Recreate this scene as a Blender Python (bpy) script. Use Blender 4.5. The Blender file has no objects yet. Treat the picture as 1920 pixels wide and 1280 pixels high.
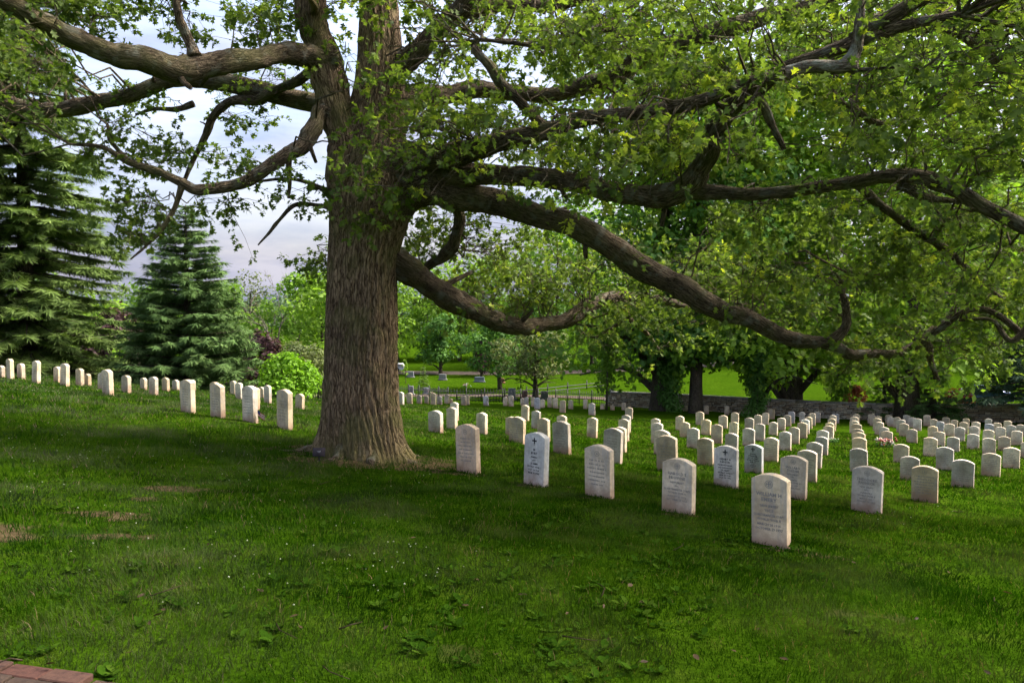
import bpy, bmesh, math, random
import numpy as np
R = math.radians
random.seed(7); rng = np.random.default_rng(7)
scene = bpy.context.scene
COL = scene.collection

# ------------------------------------------------------------------ camera, sky, sun, exposure
PITCH = R(2.8); FPX = 1400.0; CAMZ = 1.65
cam_data = bpy.data.cameras.new('camera'); cam = bpy.data.objects.new('camera', cam_data); COL.objects.link(cam)
cam.location = (0, 0, CAMZ); cam.rotation_euler = (R(90) - PITCH, 0, 0)
cam_data.sensor_width = 36; cam_data.lens = FPX / 1920 * 36; cam_data.clip_start = 0.05; cam_data.clip_end = 3000
scene.camera = cam

SUN_AZ, SUN_EL = R(76), R(48)          # azimuth clockwise from the view direction
world = bpy.data.worlds.new('World'); scene.world = world; world.use_nodes = True
wn, wl = world.node_tree.nodes, world.node_tree.links
wn.clear()
w_out = wn.new('ShaderNodeOutputWorld'); w_bg = wn.new('ShaderNodeBackground'); w_bg.inputs['Strength'].default_value = 0.15
sky = wn.new('ShaderNodeTexSky'); sky.sky_type = 'NISHITA'; sky.sun_disc = False
sky.sun_elevation = SUN_EL; sky.sun_rotation = SUN_AZ; sky.air_density = 1.0; sky.dust_density = 8.0; sky.ozone_density = 1.5
w_tc = wn.new('ShaderNodeTexCoord'); w_map = wn.new('ShaderNodeMapping'); w_map.inputs['Scale'].default_value = (1.8, 1.8, 7.5)
w_n = wn.new('ShaderNodeTexNoise'); w_n.inputs['Scale'].default_value = 1.7; w_n.inputs['Detail'].default_value = 6; w_n.inputs['Roughness'].default_value = 0.55
w_r = wn.new('ShaderNodeValToRGB'); w_r.color_ramp.elements[0].position = 0.36; w_r.color_ramp.elements[1].position = 0.66
w_r.color_ramp.elements[0].color = (0.5,) * 3 + (1,); w_r.color_ramp.elements[1].color = (0.88,) * 3 + (1,)
w_mix = wn.new('ShaderNodeMix'); w_mix.data_type = 'RGBA'
w_n2 = wn.new('ShaderNodeTexNoise'); w_n2.inputs['Scale'].default_value = 3.1; w_n2.inputs['Detail'].default_value = 7; w_n2.inputs['Roughness'].default_value = 0.6
w_c = wn.new('ShaderNodeValToRGB'); w_c.color_ramp.elements[0].position = 0.36; w_c.color_ramp.elements[1].position = 0.64
w_c.color_ramp.elements[0].color = (0.42, 0.48, 0.76, 1); w_c.color_ramp.elements[1].color = (0.90, 0.88, 1.02, 1)
wl.new(w_map.outputs[0], w_n2.inputs['Vector']); wl.new(w_n2.outputs['Fac'], w_c.inputs[0]); wl.new(w_c.outputs[0], w_mix.inputs[7])
wl.new(w_tc.outputs['Generated'], w_map.inputs['Vector']); wl.new(w_map.outputs[0], w_n.inputs['Vector'])
wl.new(w_n.outputs['Fac'], w_r.inputs[0]); wl.new(w_r.outputs[0], w_mix.inputs[0])
wl.new(sky.outputs[0], w_mix.inputs[6]); wl.new(w_mix.outputs[2], w_bg.inputs['Color']); wl.new(w_bg.outputs[0], w_out.inputs[0])

sd = bpy.data.lights.new('sun', 'SUN'); sd.energy = 1.75; sd.angle = R(12.0); sd.color = (1.0, 0.95, 0.86)
sun = bpy.data.objects.new('sun', sd); COL.objects.link(sun)
sun.rotation_euler = (R(90) - SUN_EL, 0, math.pi - SUN_AZ)
scene.view_settings.view_transform = 'Standard'; scene.view_settings.look = 'None'
scene.view_settings.exposure = 2.55; scene.view_settings.gamma = 1.0
cy = scene.cycles
cy.max_bounces = 5; cy.diffuse_bounces = 3; cy.glossy_bounces = 2; cy.transmission_bounces = 3; cy.transparent_max_bounces = 2
cy.use_denoising = True; cy.use_adaptive_sampling = True; cy.adaptive_threshold = 0.05
cy.caustics_reflective = False; cy.caustics_refractive = False

# ------------------------------------------------------------------ helpers
GRID=[
[2.00,2.00,2.00,2.00,2.00,2.00,2.00,2.00,2.00,2.00,1.82,1.61,1.47,1.46,1.51,1.43,1.11,0.63,0.16,-0.21,-0.57,-0.98,-1.40,-1.71,-1.85,-1.82,-1.70,-1.54,-1.41,-1.34,-1.35],
[2.00,2.00,2.00,2.00,2.00,1.98,1.88,1.82,1.73,1.56,1.29,0.92,0.53,0.20,-0.01,-0.19,-0.42,-0.61,-0.65,-0.55,-0.55,-0.83,-1.34,-1.85,-2.20,-2.31,-2.24,-2.09,-1.93,-1.82,-1.80],
[2.00,2.00,2.00,2.00,1.78,1.66,1.62,1.57,1.45,1.27,1.05,0.76,0.43,0.11,-0.11,-0.30,-0.53,-0.72,-0.74,-0.59,-0.53,-0.80,-1.37,-2.01,-2.48,-2.68,-2.67,-2.53,-2.37,-2.26,-2.22],
[2.00,2.00,2.00,1.79,1.64,1.60,1.60,1.51,1.30,1.04,0.85,0.72,0.56,0.37,0.20,0.03,-0.22,-0.52,-0.71,-0.76,-0.84,-1.17,-1.74,-2.35,-2.79,-2.99,-2.99,-2.87,-2.73,-2.64,-2.62],
[2.00,2.00,1.86,1.70,1.65,1.70,1.72,1.56,1.21,0.82,0.60,0.54,0.48,0.33,0.14,-0.06,-0.32,-0.66,-0.97,-1.20,-1.45,-1.84,-2.35,-2.83,-3.15,-3.26,-3.24,-3.14,-3.05,-2.99,-3.01],
[2.00,1.86,1.71,1.63,1.66,1.75,1.76,1.56,1.12,0.64,0.37,0.32,0.29,0.10,-0.19,-0.50,-0.79,-1.10,-1.40,-1.69,-2.02,-2.44,-2.90,-3.26,-3.46,-3.50,-3.46,-3.39,-3.35,-3.34,-3.39],
[1.72,1.61,1.52,1.48,1.50,1.55,1.54,1.35,0.96,0.52,0.25,0.18,0.13,-0.10,-0.49,-0.91,-1.27,-1.56,-1.79,-2.03,-2.35,-2.77,-3.20,-3.52,-3.66,-3.69,-3.67,-3.66,-3.67,-3.71,-3.78],
[1.38,1.30,1.22,1.15,1.09,1.05,1.00,0.88,0.66,0.39,0.18,0.05,-0.11,-0.41,-0.84,-1.30,-1.70,-1.98,-2.17,-2.33,-2.57,-2.93,-3.32,-3.62,-3.80,-3.88,-3.92,-3.97,-4.03,-4.10,-4.20],
[1.00,0.93,0.83,0.69,0.51,0.34,0.23,0.21,0.20,0.15,0.00,-0.24,-0.57,-0.98,-1.41,-1.82,-2.18,-2.44,-2.60,-2.71,-2.86,-3.11,-3.43,-3.72,-3.94,-4.08,-4.20,-4.31,-4.42,-4.52,-4.62],
[0.60,0.51,0.38,0.17,-0.11,-0.40,-0.57,-0.55,-0.40,-0.28,-0.35,-0.66,-1.12,-1.61,-2.02,-2.34,-2.62,-2.86,-3.04,-3.15,-3.25,-3.42,-3.66,-3.91,-4.14,-4.33,-4.50,-4.66,-4.80,-4.93,-5.04],
[0.16,0.05,-0.11,-0.36,-0.70,-1.06,-1.28,-1.28,-1.10,-0.92,-0.92,-1.19,-1.64,-2.10,-2.45,-2.71,-2.95,-3.20,-3.42,-3.56,-3.67,-3.80,-3.98,-4.19,-4.39,-4.59,-4.79,-4.98,-5.14,-5.29,-5.41],
[-0.32,-0.46,-0.65,-0.91,-1.26,-1.62,-1.89,-1.96,-1.86,-1.72,-1.69,-1.85,-2.16,-2.50,-2.79,-3.04,-3.29,-3.56,-3.79,-3.95,-4.08,-4.21,-4.35,-4.50,-4.64,-4.81,-5.00,-5.21,-5.41,-5.57,-5.72],
[-0.83,-1.02,-1.24,-1.51,-1.83,-2.17,-2.43,-2.58,-2.60,-2.56,-2.55,-2.63,-2.79,-3.00,-3.23,-3.48,-3.75,-4.00,-4.20,-4.35,-4.49,-4.62,-4.73,-4.79,-4.84,-4.96,-5.15,-5.38,-5.60,-5.79,-5.97],
[-1.37,-1.62,-1.88,-2.16,-2.45,-2.73,-2.97,-3.15,-3.26,-3.31,-3.34,-3.38,-3.44,-3.56,-3.74,-3.98,-4.23,-4.44,-4.60,-4.74,-4.90,-5.03,-5.06,-5.02,-4.99,-5.07,-5.28,-5.52,-5.75,-5.95,-6.15],
[-1.94,-2.24,-2.54,-2.83,-3.10,-3.33,-3.52,-3.68,-3.81,-3.90,-3.95,-3.96,-3.98,-4.06,-4.21,-4.43,-4.63,-4.80,-4.95,-5.12,-5.30,-5.39,-5.34,-5.22,-5.15,-5.25,-5.48,-5.73,-5.93,-6.11,-6.30],
[-2.52,-2.86,-3.20,-3.49,-3.73,-3.92,-4.07,-4.19,-4.30,-4.38,-4.41,-4.42,-4.44,-4.51,-4.65,-4.83,-4.99,-5.13,-5.29,-5.48,-5.65,-5.70,-5.58,-5.43,-5.40,-5.56,-5.81,-6.03,-6.16,-6.26,-6.30],
[-3.13,-3.50,-3.84,-4.12,-4.33,-4.49,-4.60,-4.69,-4.77,-4.82,-4.85,-4.87,-4.90,-5.00,-5.14,-5.29,-5.41,-5.52,-5.66,-5.83,-5.95,-5.93,-5.79,-5.68,-5.75,-5.98,-6.24,-6.30,-6.30,-6.30,-6.30],
[-3.78,-4.17,-4.50,-4.74,-4.90,-5.01,-5.09,-5.17,-5.23,-5.28,-5.31,-5.35,-5.41,-5.52,-5.66,-5.77,-5.85,-5.92,-6.01,-6.12,-6.15,-6.07,-5.94,-5.92,-6.09,-6.30,-6.30,-6.30,-6.30,-6.30,-6.30],
[-4.91,-5.21,-5.44,-5.57,-5.64,-5.68,-5.72,-5.77,-5.81,-5.86,-5.89,-5.93,-5.98,-6.05,-6.12,-6.18,-6.21,-6.25,-6.29,-6.30,-6.27,-6.17,-6.09,-6.13,-6.30,-6.30,-6.30,-6.30,-6.30,-6.25,-6.22],
[-6.00,-6.10,-6.17,-6.19,-6.20,-6.19,-6.20,-6.21,-6.22,-6.24,-6.25,-6.26,-6.27,-6.28,-6.29,-6.30,-6.30,-6.30,-6.30,-6.30,-6.30,-6.27,-6.24,-6.26,-6.30,-6.30,-6.30,-6.30,-6.30,-6.25,-6.24],
[-6.30,-6.30,-6.30,-6.30,-6.30,-6.30,-6.30,-6.30,-6.30,-6.30,-6.30,-6.30,-6.30,-6.30,-6.30,-6.30,-6.30,-6.30,-6.30,-6.30,-6.30,-6.30,-6.30,-6.30,-6.30,-6.30,-6.30,-6.30,-6.30,-6.30,-6.30],
[-6.30,-6.30,-6.30,-6.30,-6.30,-6.30,-6.30,-6.30,-6.30,-6.30,-6.30,-6.30,-6.30,-6.30,-6.30,-6.30,-6.30,-6.30,-6.30,-6.30,-6.30,-6.30,-6.30,-6.30,-6.30,-6.30,-6.30,-6.30,-6.30,-6.30,-6.30],
[-6.30,-6.30,-6.30,-6.30,-6.30,-6.30,-6.30,-6.30,-6.30,-6.30,-6.30,-6.30,-6.30,-6.30,-6.30,-6.30,-6.30,-6.30,-6.30,-6.30,-6.30,-6.30,-6.30,-6.30,-6.30,-6.30,-6.30,-6.30,-6.30,-6.30,-6.30]]
STONES=[
(0,-15.60,22.72,0.35,0.37),(1,-14.98,22.22,0.60,0.37),(2,-15.05,22.82,0.46,0.37),(3,-13.56,21.20,0.64,0.37),(4,-14.24,23.31,0.48,0.37),(5,-12.70,21.12,0.63,0.37),
(6,-13.29,22.88,0.51,0.37),(7,-13.40,23.51,0.37,0.29),(8,-11.76,21.35,0.50,0.37),(9,-9.30,17.12,0.59,0.37),(10,-10.71,20.64,0.47,0.37),(11,-12.52,25.27,0.42,0.32),
(12,-10.27,21.29,0.52,0.37),(13,-12.17,26.14,0.47,0.37),(14,-12.60,27.87,0.39,0.37),(15,-8.49,19.28,0.51,0.37),(16,-6.32,14.49,0.62,0.37),(17,-12.81,29.79,0.43,0.37),
(18,-7.68,19.24,0.58,0.37),(19,-5.63,14.21,0.65,0.37),(20,-11.34,30.25,0.54,0.33),(21,-9.86,26.87,0.60,0.37),(22,-4.94,14.01,0.67,0.37),(23,-5.93,17.10,0.51,0.29),
(24,-10.11,30.02,0.45,0.35),(25,-8.76,26.65,0.63,0.37),(26,-4.14,13.52,0.72,0.37),(27,-7.01,24.53,0.53,0.36),(28,-5.23,34.95,0.60,0.37),(29,-5.49,39.91,0.61,0.37),
(30,-5.26,42.19,0.50,0.34),(31,-4.99,43.53,0.44,0.31),(32,-4.35,41.13,0.66,0.37),(33,-4.12,42.32,0.47,0.32),(34,-3.97,45.24,0.55,0.32),(35,-3.75,45.46,0.32,0.28),
(36,-2.84,43.65,0.56,0.37),(37,-2.70,45.01,0.61,0.29),(38,-1.57,44.98,0.61,0.37),(39,-0.41,46.61,0.58,0.32),(40,-0.05,46.27,0.69,0.37),(41,0.71,49.46,0.46,0.32),
(42,0.96,49.26,0.55,0.37),(43,1.35,47.21,0.61,0.32),(44,1.49,43.71,0.67,0.37),(45,1.91,46.32,0.53,0.29),(46,2.41,47.25,0.65,0.30),(47,2.74,46.52,0.66,0.37),
(48,2.76,40.49,0.69,0.37),(49,3.67,46.29,0.58,0.33),(50,4.69,47.38,0.59,0.29),(51,4.15,38.53,0.63,0.37),(52,5.77,47.38,0.36,0.28),(53,6.33,46.80,0.30,0.28),
(54,7.12,47.32,0.47,0.28),(55,5.46,34.64,0.56,0.35),(56,-2.02,26.12,0.64,0.31),(57,-1.49,18.45,0.55,0.29),(58,-1.66,16.18,0.49,0.36),(59,-0.72,17.68,0.53,0.29),
(60,-0.61,10.43,0.69,0.37),(61,0.50,28.47,0.59,0.33),(62,0.80,24.87,0.59,0.32),(63,0.74,17.15,0.56,0.30),(64,-0.03,18.64,0.47,0.29),(65,0.11,15.52,0.58,0.37),
(66,0.31,9.62,0.69,0.34),(67,1.59,23.63,0.58,0.34),(68,0.98,14.42,0.64,0.36),(69,2.36,21.83,0.61,0.32),(70,3.97,25.77,0.61,0.33),(71,3.22,21.40,0.63,0.31),
(72,2.40,16.42,0.57,0.29),(73,1.86,13.67,0.62,0.37),(74,1.07,9.02,0.66,0.35),(75,4.97,25.64,0.57,0.32),(76,4.18,21.34,0.59,0.34),(77,3.35,16.55,0.55,0.35),
(78,2.73,12.98,0.62,0.37),(79,1.85,8.20,0.61,0.36),(80,6.39,28.22,0.57,0.33),(81,5.90,25.30,0.51,0.34),(82,5.03,20.56,0.56,0.34),(83,3.92,14.96,0.58,0.32),
(84,8.34,32.93,0.60,0.37),(85,7.02,26.87,0.57,0.35),(86,6.47,23.40,0.60,0.34),(87,8.85,31.08,0.58,0.37),(88,7.86,26.30,0.57,0.32),(89,10.13,33.72,0.63,0.34),
(90,5.57,18.80,0.54,0.32),(91,3.31,11.42,0.64,0.35),(92,4.61,14.09,0.56,0.34),(93,7.36,23.04,0.54,0.35),(94,9.70,30.31,0.57,0.35),(95,11.63,35.04,0.58,0.34),
(96,12.84,37.60,0.59,0.33),(97,15.31,43.79,0.59,0.36),(98,8.55,25.55,0.60,0.33),(99,5.98,17.09,0.55,0.33),(100,10.11,28.68,0.52,0.33),(101,11.71,32.26,0.55,0.34),
(102,13.47,36.28,0.57,0.34),(103,14.98,39.75,0.62,0.33),(104,8.08,21.91,0.56,0.34),(105,9.49,24.93,0.57,0.34),(106,10.87,27.76,0.61,0.34),(107,12.09,30.57,0.61,0.33),
(108,14.01,35.02,0.56,0.32),(109,15.47,38.25,0.63,0.32),(110,17.22,41.87,0.61,0.34),(111,16.41,41.99,0.57,0.29),(112,18.27,41.89,0.57,0.35),(113,16.16,37.38,0.60,0.33),
(114,14.63,33.92,0.58,0.34),(115,12.68,29.59,0.57,0.32),(116,11.49,26.90,0.54,0.34),(117,10.02,23.91,0.58,0.35),(118,8.72,20.84,0.52,0.33),(119,6.60,16.19,0.56,0.32),
(120,5.25,13.15,0.58,0.32),(121,4.00,10.51,0.61,0.35),(122,2.32,6.59,0.64,0.31),(123,19.01,40.99,0.61,0.37),(124,16.89,36.60,0.60,0.37),(125,14.97,32.44,0.56,0.35),
(126,13.64,29.33,0.57,0.36),(127,12.11,25.97,0.54,0.36),(128,11.09,23.68,0.58,0.37),(129,9.61,20.48,0.56,0.37),(130,7.44,15.85,0.52,0.34),(131,4.61,9.59,0.61,0.36),
(132,20.97,43.30,0.54,0.36),(133,19.83,40.71,0.57,0.34),(134,19.71,39.93,0.54,0.33),(135,17.39,35.32,0.61,0.34),(136,15.82,31.94,0.54,0.34),(137,14.23,28.36,0.52,0.33),
(138,13.15,25.99,0.52,0.37),(139,21.84,42.99,0.58,0.36),(140,20.65,40.45,0.52,0.32),(141,20.47,39.44,0.54,0.33),(142,18.16,34.62,0.61,0.36),(143,16.61,31.42,0.55,0.36),
(144,14.97,27.73,0.51,0.37),(145,23.09,43.43,0.57,0.37),(146,21.64,40.11,0.57,0.36),(147,20.20,36.96,0.59,0.37),(148,10.20,19.40,0.50,0.36),(149,8.00,14.87,0.48,0.34),
(150,6.45,11.54,0.54,0.35),(151,12.37,21.91,0.55,0.37),(152,10.24,17.50,0.57,0.35),(153,8.47,13.89,0.51,0.35),(154,10.68,16.50,0.52,0.37),(155,12.75,18.90,0.53,0.36),
(156,23.61,42.22,0.63,0.34),(157,21.84,38.43,0.55,0.31),(158,20.84,36.07,0.53,0.32),(159,17.38,30.60,0.52,0.36),(160,15.27,26.48,0.51,0.36),(161,24.29,41.51,0.58,0.35),
(162,19.36,32.80,0.56,0.36),(163,22.66,38.02,0.54,0.33),(164,14.43,24.22,0.50,0.37),(165,17.86,29.57,0.54,0.35),(166,21.35,35.05,0.58,0.36),(167,24.71,40.36,0.58,0.32),
(168,15.95,25.63,0.51,0.37),(169,19.31,30.98,0.58,0.36),(170,22.50,35.97,0.57,0.35),(171,18.00,28.01,0.55,0.36),(172,15.11,23.45,0.52,0.37),(173,25.51,39.73,0.60,0.33),
(174,21.80,33.87,0.56,0.37),(175,23.30,35.61,0.56,0.36),(176,20.30,30.81,0.55,0.37),(177,16.77,25.24,0.50,0.36),(178,25.87,38.71,0.56,0.35),(179,22.28,33.10,0.54,0.37),
(180,23.53,34.30,0.56,0.34),(181,18.97,27.84,0.56,0.37),(182,15.49,22.27,0.48,0.33),(183,11.48,49.21,0.42,0.28),(184,12.23,46.71,0.51,0.28),(185,13.49,46.60,0.57,0.29)]

GRID = np.array(GRID)
def _cr(a, b, c, d, t): return b + .5 * t * (c - a + t * (2 * a - 5 * b + 4 * c - d + t * (3 * (b - c) + d - a)))
def gh(x, y):
    """terrain height at world x, y"""
    x = np.asarray(x, float); y = np.asarray(y, float)
    fx = np.clip((x + 60) / 4, 1, 28.999); fy = np.clip((y + 12) / 4, 1, 20.999)
    ix = fx.astype(int); iy = fy.astype(int); tx = fx - ix; ty = fy - iy
    rows = [_cr(*[GRID[iy + j, ix + k] for k in (-1, 0, 1, 2)], tx) for j in (-1, 0, 1, 2)]
    z = _cr(*rows, ty)
    far = np.clip((np.hypot(x, y) - 340) / 500, 0, 1)
    return z + far * far * 8
def g1(x, y): return float(gh(x, y))
def ray(px, py):
    cx = (px - 960) / FPX; c = -(py - 640) / FPX
    return np.array([cx, math.cos(PITCH) + c * math.sin(PITCH), -math.sin(PITCH) + c * math.cos(PITCH)])
def at(px, py, d): return ray(px, py) * d + np.array([0, 0, CAMZ])
def gx(px, d, py=640): 
    r = ray(px, py); return r[0] * d, r[1] * d

def _h(ix, iy, iz, s):
    n = (ix * 374761393 + iy * 668265263 + iz * 2147483647 + s * 974711) & 0xFFFFFFFF
    n = ((n ^ (n >> 13)) * 1274126177) & 0xFFFFFFFF
    return ((n ^ (n >> 16)) & 0xFFFF) / 32767.5 - 1
def noise(p, s=0):
    p = np.asarray(p, float); f = np.floor(p).astype(np.int64); t = p - f; t = t * t * (3 - 2 * t)
    r = 0
    for dx in (0, 1):
        for dy in (0, 1):
            for dz in (0, 1):
                w = (t[..., 0] if dx else 1 - t[..., 0]) * (t[..., 1] if dy else 1 - t[..., 1]) * (t[..., 2] if dz else 1 - t[..., 2])
                r = r + w * _h(f[..., 0] + dx, f[..., 1] + dy, f[..., 2] + dz, s)
    return r
def noise2(x, y, s=0): return noise(np.stack([x, y, np.zeros_like(x) + .5], -1), s)
def unit(v): return v / np.maximum(np.linalg.norm(v, axis=-1, keepdims=True), 1e-9)

class Geo:
    """collects vertices, triangles/quads and point attributes of ONE mesh"""
    def __init__(s): s.v = []; s.f3 = []; s.f4 = []; s.t = []; s.b = []; s.n = 0
    def add(s, v, f3=None, f4=None, tint=0.5, bk=None):
        v = np.asarray(v, float).reshape(-1, 3); k = len(v); s.v.append(v)
        s.t.append(np.broadcast_to(np.asarray(tint, float), (k,)).copy())
        s.b.append(np.zeros((k, 3)) if bk is None else np.asarray(bk, float).reshape(-1, 3))
        if f3 is not None and len(f3): s.f3.append(np.asarray(f3, np.int64).reshape(-1, 3) + s.n)
        if f4 is not None and len(f4): s.f4.append(np.asarray(f4, np.int64).reshape(-1, 4) + s.n)
        s.n += k
    def mesh(s, name, mat, smooth=False):
        me = bpy.data.meshes.new(name)
        v = np.concatenate(s.v); a3 = np.concatenate(s.f3) if s.f3 else np.zeros((0, 3), np.int64); a4 = np.concatenate(s.f4) if s.f4 else np.zeros((0, 4), np.int64)
        nl = a3.size + a4.size; nf = len(a3) + len(a4)
        me.vertices.add(len(v)); me.vertices.foreach_set('co', v.astype(np.float32).ravel())
        me.loops.add(nl); me.loops.foreach_set('vertex_index', np.concatenate([a3.ravel(), a4.ravel()]).astype(np.int32))
        me.polygons.add(nf); st = np.concatenate([np.arange(len(a3)) * 3, a3.size + np.arange(len(a4)) * 4]).astype(np.int32)
        me.polygons.foreach_set('loop_start', st)
        if smooth: me.polygons.foreach_set('use_smooth', np.ones(nf, bool))
        me.update(calc_edges=True)
        at_ = me.attributes.new('tint', 'FLOAT', 'POINT'); at_.data.foreach_set('value', np.concatenate(s.t).astype(np.float32))
        bk = np.concatenate(s.b)
        if bk.any():
            at_ = me.attributes.new('bk', 'FLOAT_VECTOR', 'POINT'); at_.data.foreach_set('vector', bk.astype(np.float32).ravel())
        if mat is not None: me.materials.append(mat)
        return me
    def box(s, c, d, rz=0, tint=0.5, rx=0):
        x, y, z = np.array(d) / 2
        v = np.array([(-x, -y, -z), (x, -y, -z), (x, y, -z), (-x, y, -z), (-x, -y, z), (x, -y, z), (x, y, z), (-x, y, z)])
        if rx: v = np.stack([v[:, 0], v[:, 1] * math.cos(rx) - v[:, 2] * math.sin(rx), v[:, 1] * math.sin(rx) + v[:, 2] * math.cos(rx)], 1)
        v = np.stack([v[:, 0] * math.cos(rz) - v[:, 1] * math.sin(rz), v[:, 0] * math.sin(rz) + v[:, 1] * math.cos(rz), v[:, 2]], 1) + np.array(c)
        s.add(v, f4=[(0, 3, 2, 1), (4, 5, 6, 7), (0, 1, 5, 4), (1, 2, 6, 5), (2, 3, 7, 6), (3, 0, 4, 7)], tint=tint)
    def tube(s, pts, rad, segs=8, rough=0.0, tint=0.5, cap=True, seed=0, fn=None):
        pts = np.asarray(pts, float); n = len(pts); rad = np.broadcast_to(np.asarray(rad, float), (n,))
        d = unit(np.gradient(pts, axis=0)); up = np.array([0, 0, 1.]) if abs(d[0, 2]) < .9 else np.array([0, 1., 0])
        a = unit(np.cross(up, d[0])); A = [a]
        for i in range(1, n):
            a = A[-1] - d[i] * np.dot(A[-1], d[i]); A.append(unit(a))
        A = np.array(A); B = np.cross(d, A); th = np.arange(segs) / segs * 2 * math.pi
        L = np.concatenate([[0], np.cumsum(np.linalg.norm(np.diff(pts, axis=0), axis=1))])
        rr = rad[:, None] * np.ones(segs)[None]
        bk = np.stack([rr * np.cos(th), rr * np.sin(th), L[:, None] + 0 * rr], -1) + seed * 3.1
        if rough: rr = rr * (1 + rough * (noise(bk * np.array([6, 6, 2.5]) / max(rad.max(), .05) * .12, seed) + .6 * noise(bk * 14, seed + 1)))
        if fn is not None: rr = fn(rr, th, L, pts)
        v = pts[:, None] + rr[..., None] * (np.cos(th)[None, :, None] * A[:, None] + np.sin(th)[None, :, None] * B[:, None])
        i, j = np.meshgrid(np.arange(n - 1), np.arange(segs), indexing='ij'); j2 = (j + 1) % segs
        f = np.stack([i * segs + j, i * segs + j2, (i + 1) * segs + j2, (i + 1) * segs + j], -1).reshape(-1, 4)
        vv = v.reshape(-1, 3); bb = bk.reshape(-1, 3); f3 = []
        if cap:
            k = len(vv); vv = np.vstack([vv, pts[:1], pts[-1:]]); bb = np.vstack([bb, bb[:1], bb[-1:]])
            for q in range(segs):
                f3.append((k, (q + 1) % segs, q)); f3.append((k + 1, (n - 1) * segs + q, (n - 1) * segs + (q + 1) % segs))
        s.add(vv, f3=f3, f4=f, tint=tint, bk=bb)
    def leaves(s, pos, dr, nr, length, tmpl, tris, tint, width=1.0):
        """N copies of a flat template (x along, y across, z up), length per leaf"""
        pos = np.asarray(pos, float); dr = unit(np.asarray(dr, float)); sd_ = unit(np.cross(nr, dr)); nn = np.cross(dr, sd_)
        L = np.broadcast_to(np.asarray(length, float), (len(pos),)); W = np.broadcast_to(np.asarray(width, float), (len(pos),))
        t = np.asarray(tmpl, float)
        v = pos[:, None] + L[:, None, None] * (t[None, :, 0, None] * dr[:, None] + W[:, None, None] * t[None, :, 1, None] * sd_[:, None] + t[None, :, 2, None] * nn[:, None])
        f = np.asarray(tris)[None] + (np.arange(len(pos)) * len(t))[:, None, None]
        s.add(v.reshape(-1, 3), f3=f.reshape(-1, 3), tint=np.repeat(np.broadcast_to(np.asarray(tint, float), (len(pos),)), len(t)))

def smooth_path(P, k=8):
    """Catmull-Rom through rows of (x, y, z, r)"""
    P = np.asarray(P, float); Q = np.vstack([2 * P[0] - P[1], P, 2 * P[-1] - P[-2]]); out = []
    for i in range(1, len(Q) - 2):
        for t in np.arange(k) / k: out.append(_cr(Q[i - 1], Q[i], Q[i + 1], Q[i + 2], t))
    out.append(P[-1]); out = np.array(out); out[:, 3] = np.maximum(out[:, 3], .003); return out

def tag(o, label=None, cat=None, group=None, kind=None):
    if label: o['label'] = label
    if cat: o['category'] = cat
    if group: o['group'] = group
    if kind: o['kind'] = kind
    return o
def link(name, data, parent=None, loc=(0, 0, 0), rz=0):
    o = bpy.data.objects.new(name, data); COL.objects.link(o); o.location = loc; o.rotation_euler = (0, 0, rz)
    if parent is not None: o.parent = parent
    return o
def empty(name, loc=(0, 0, 0), rz=0):
    o = link(name, None, None, loc, rz); o.empty_display_size = .2; return o

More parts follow.
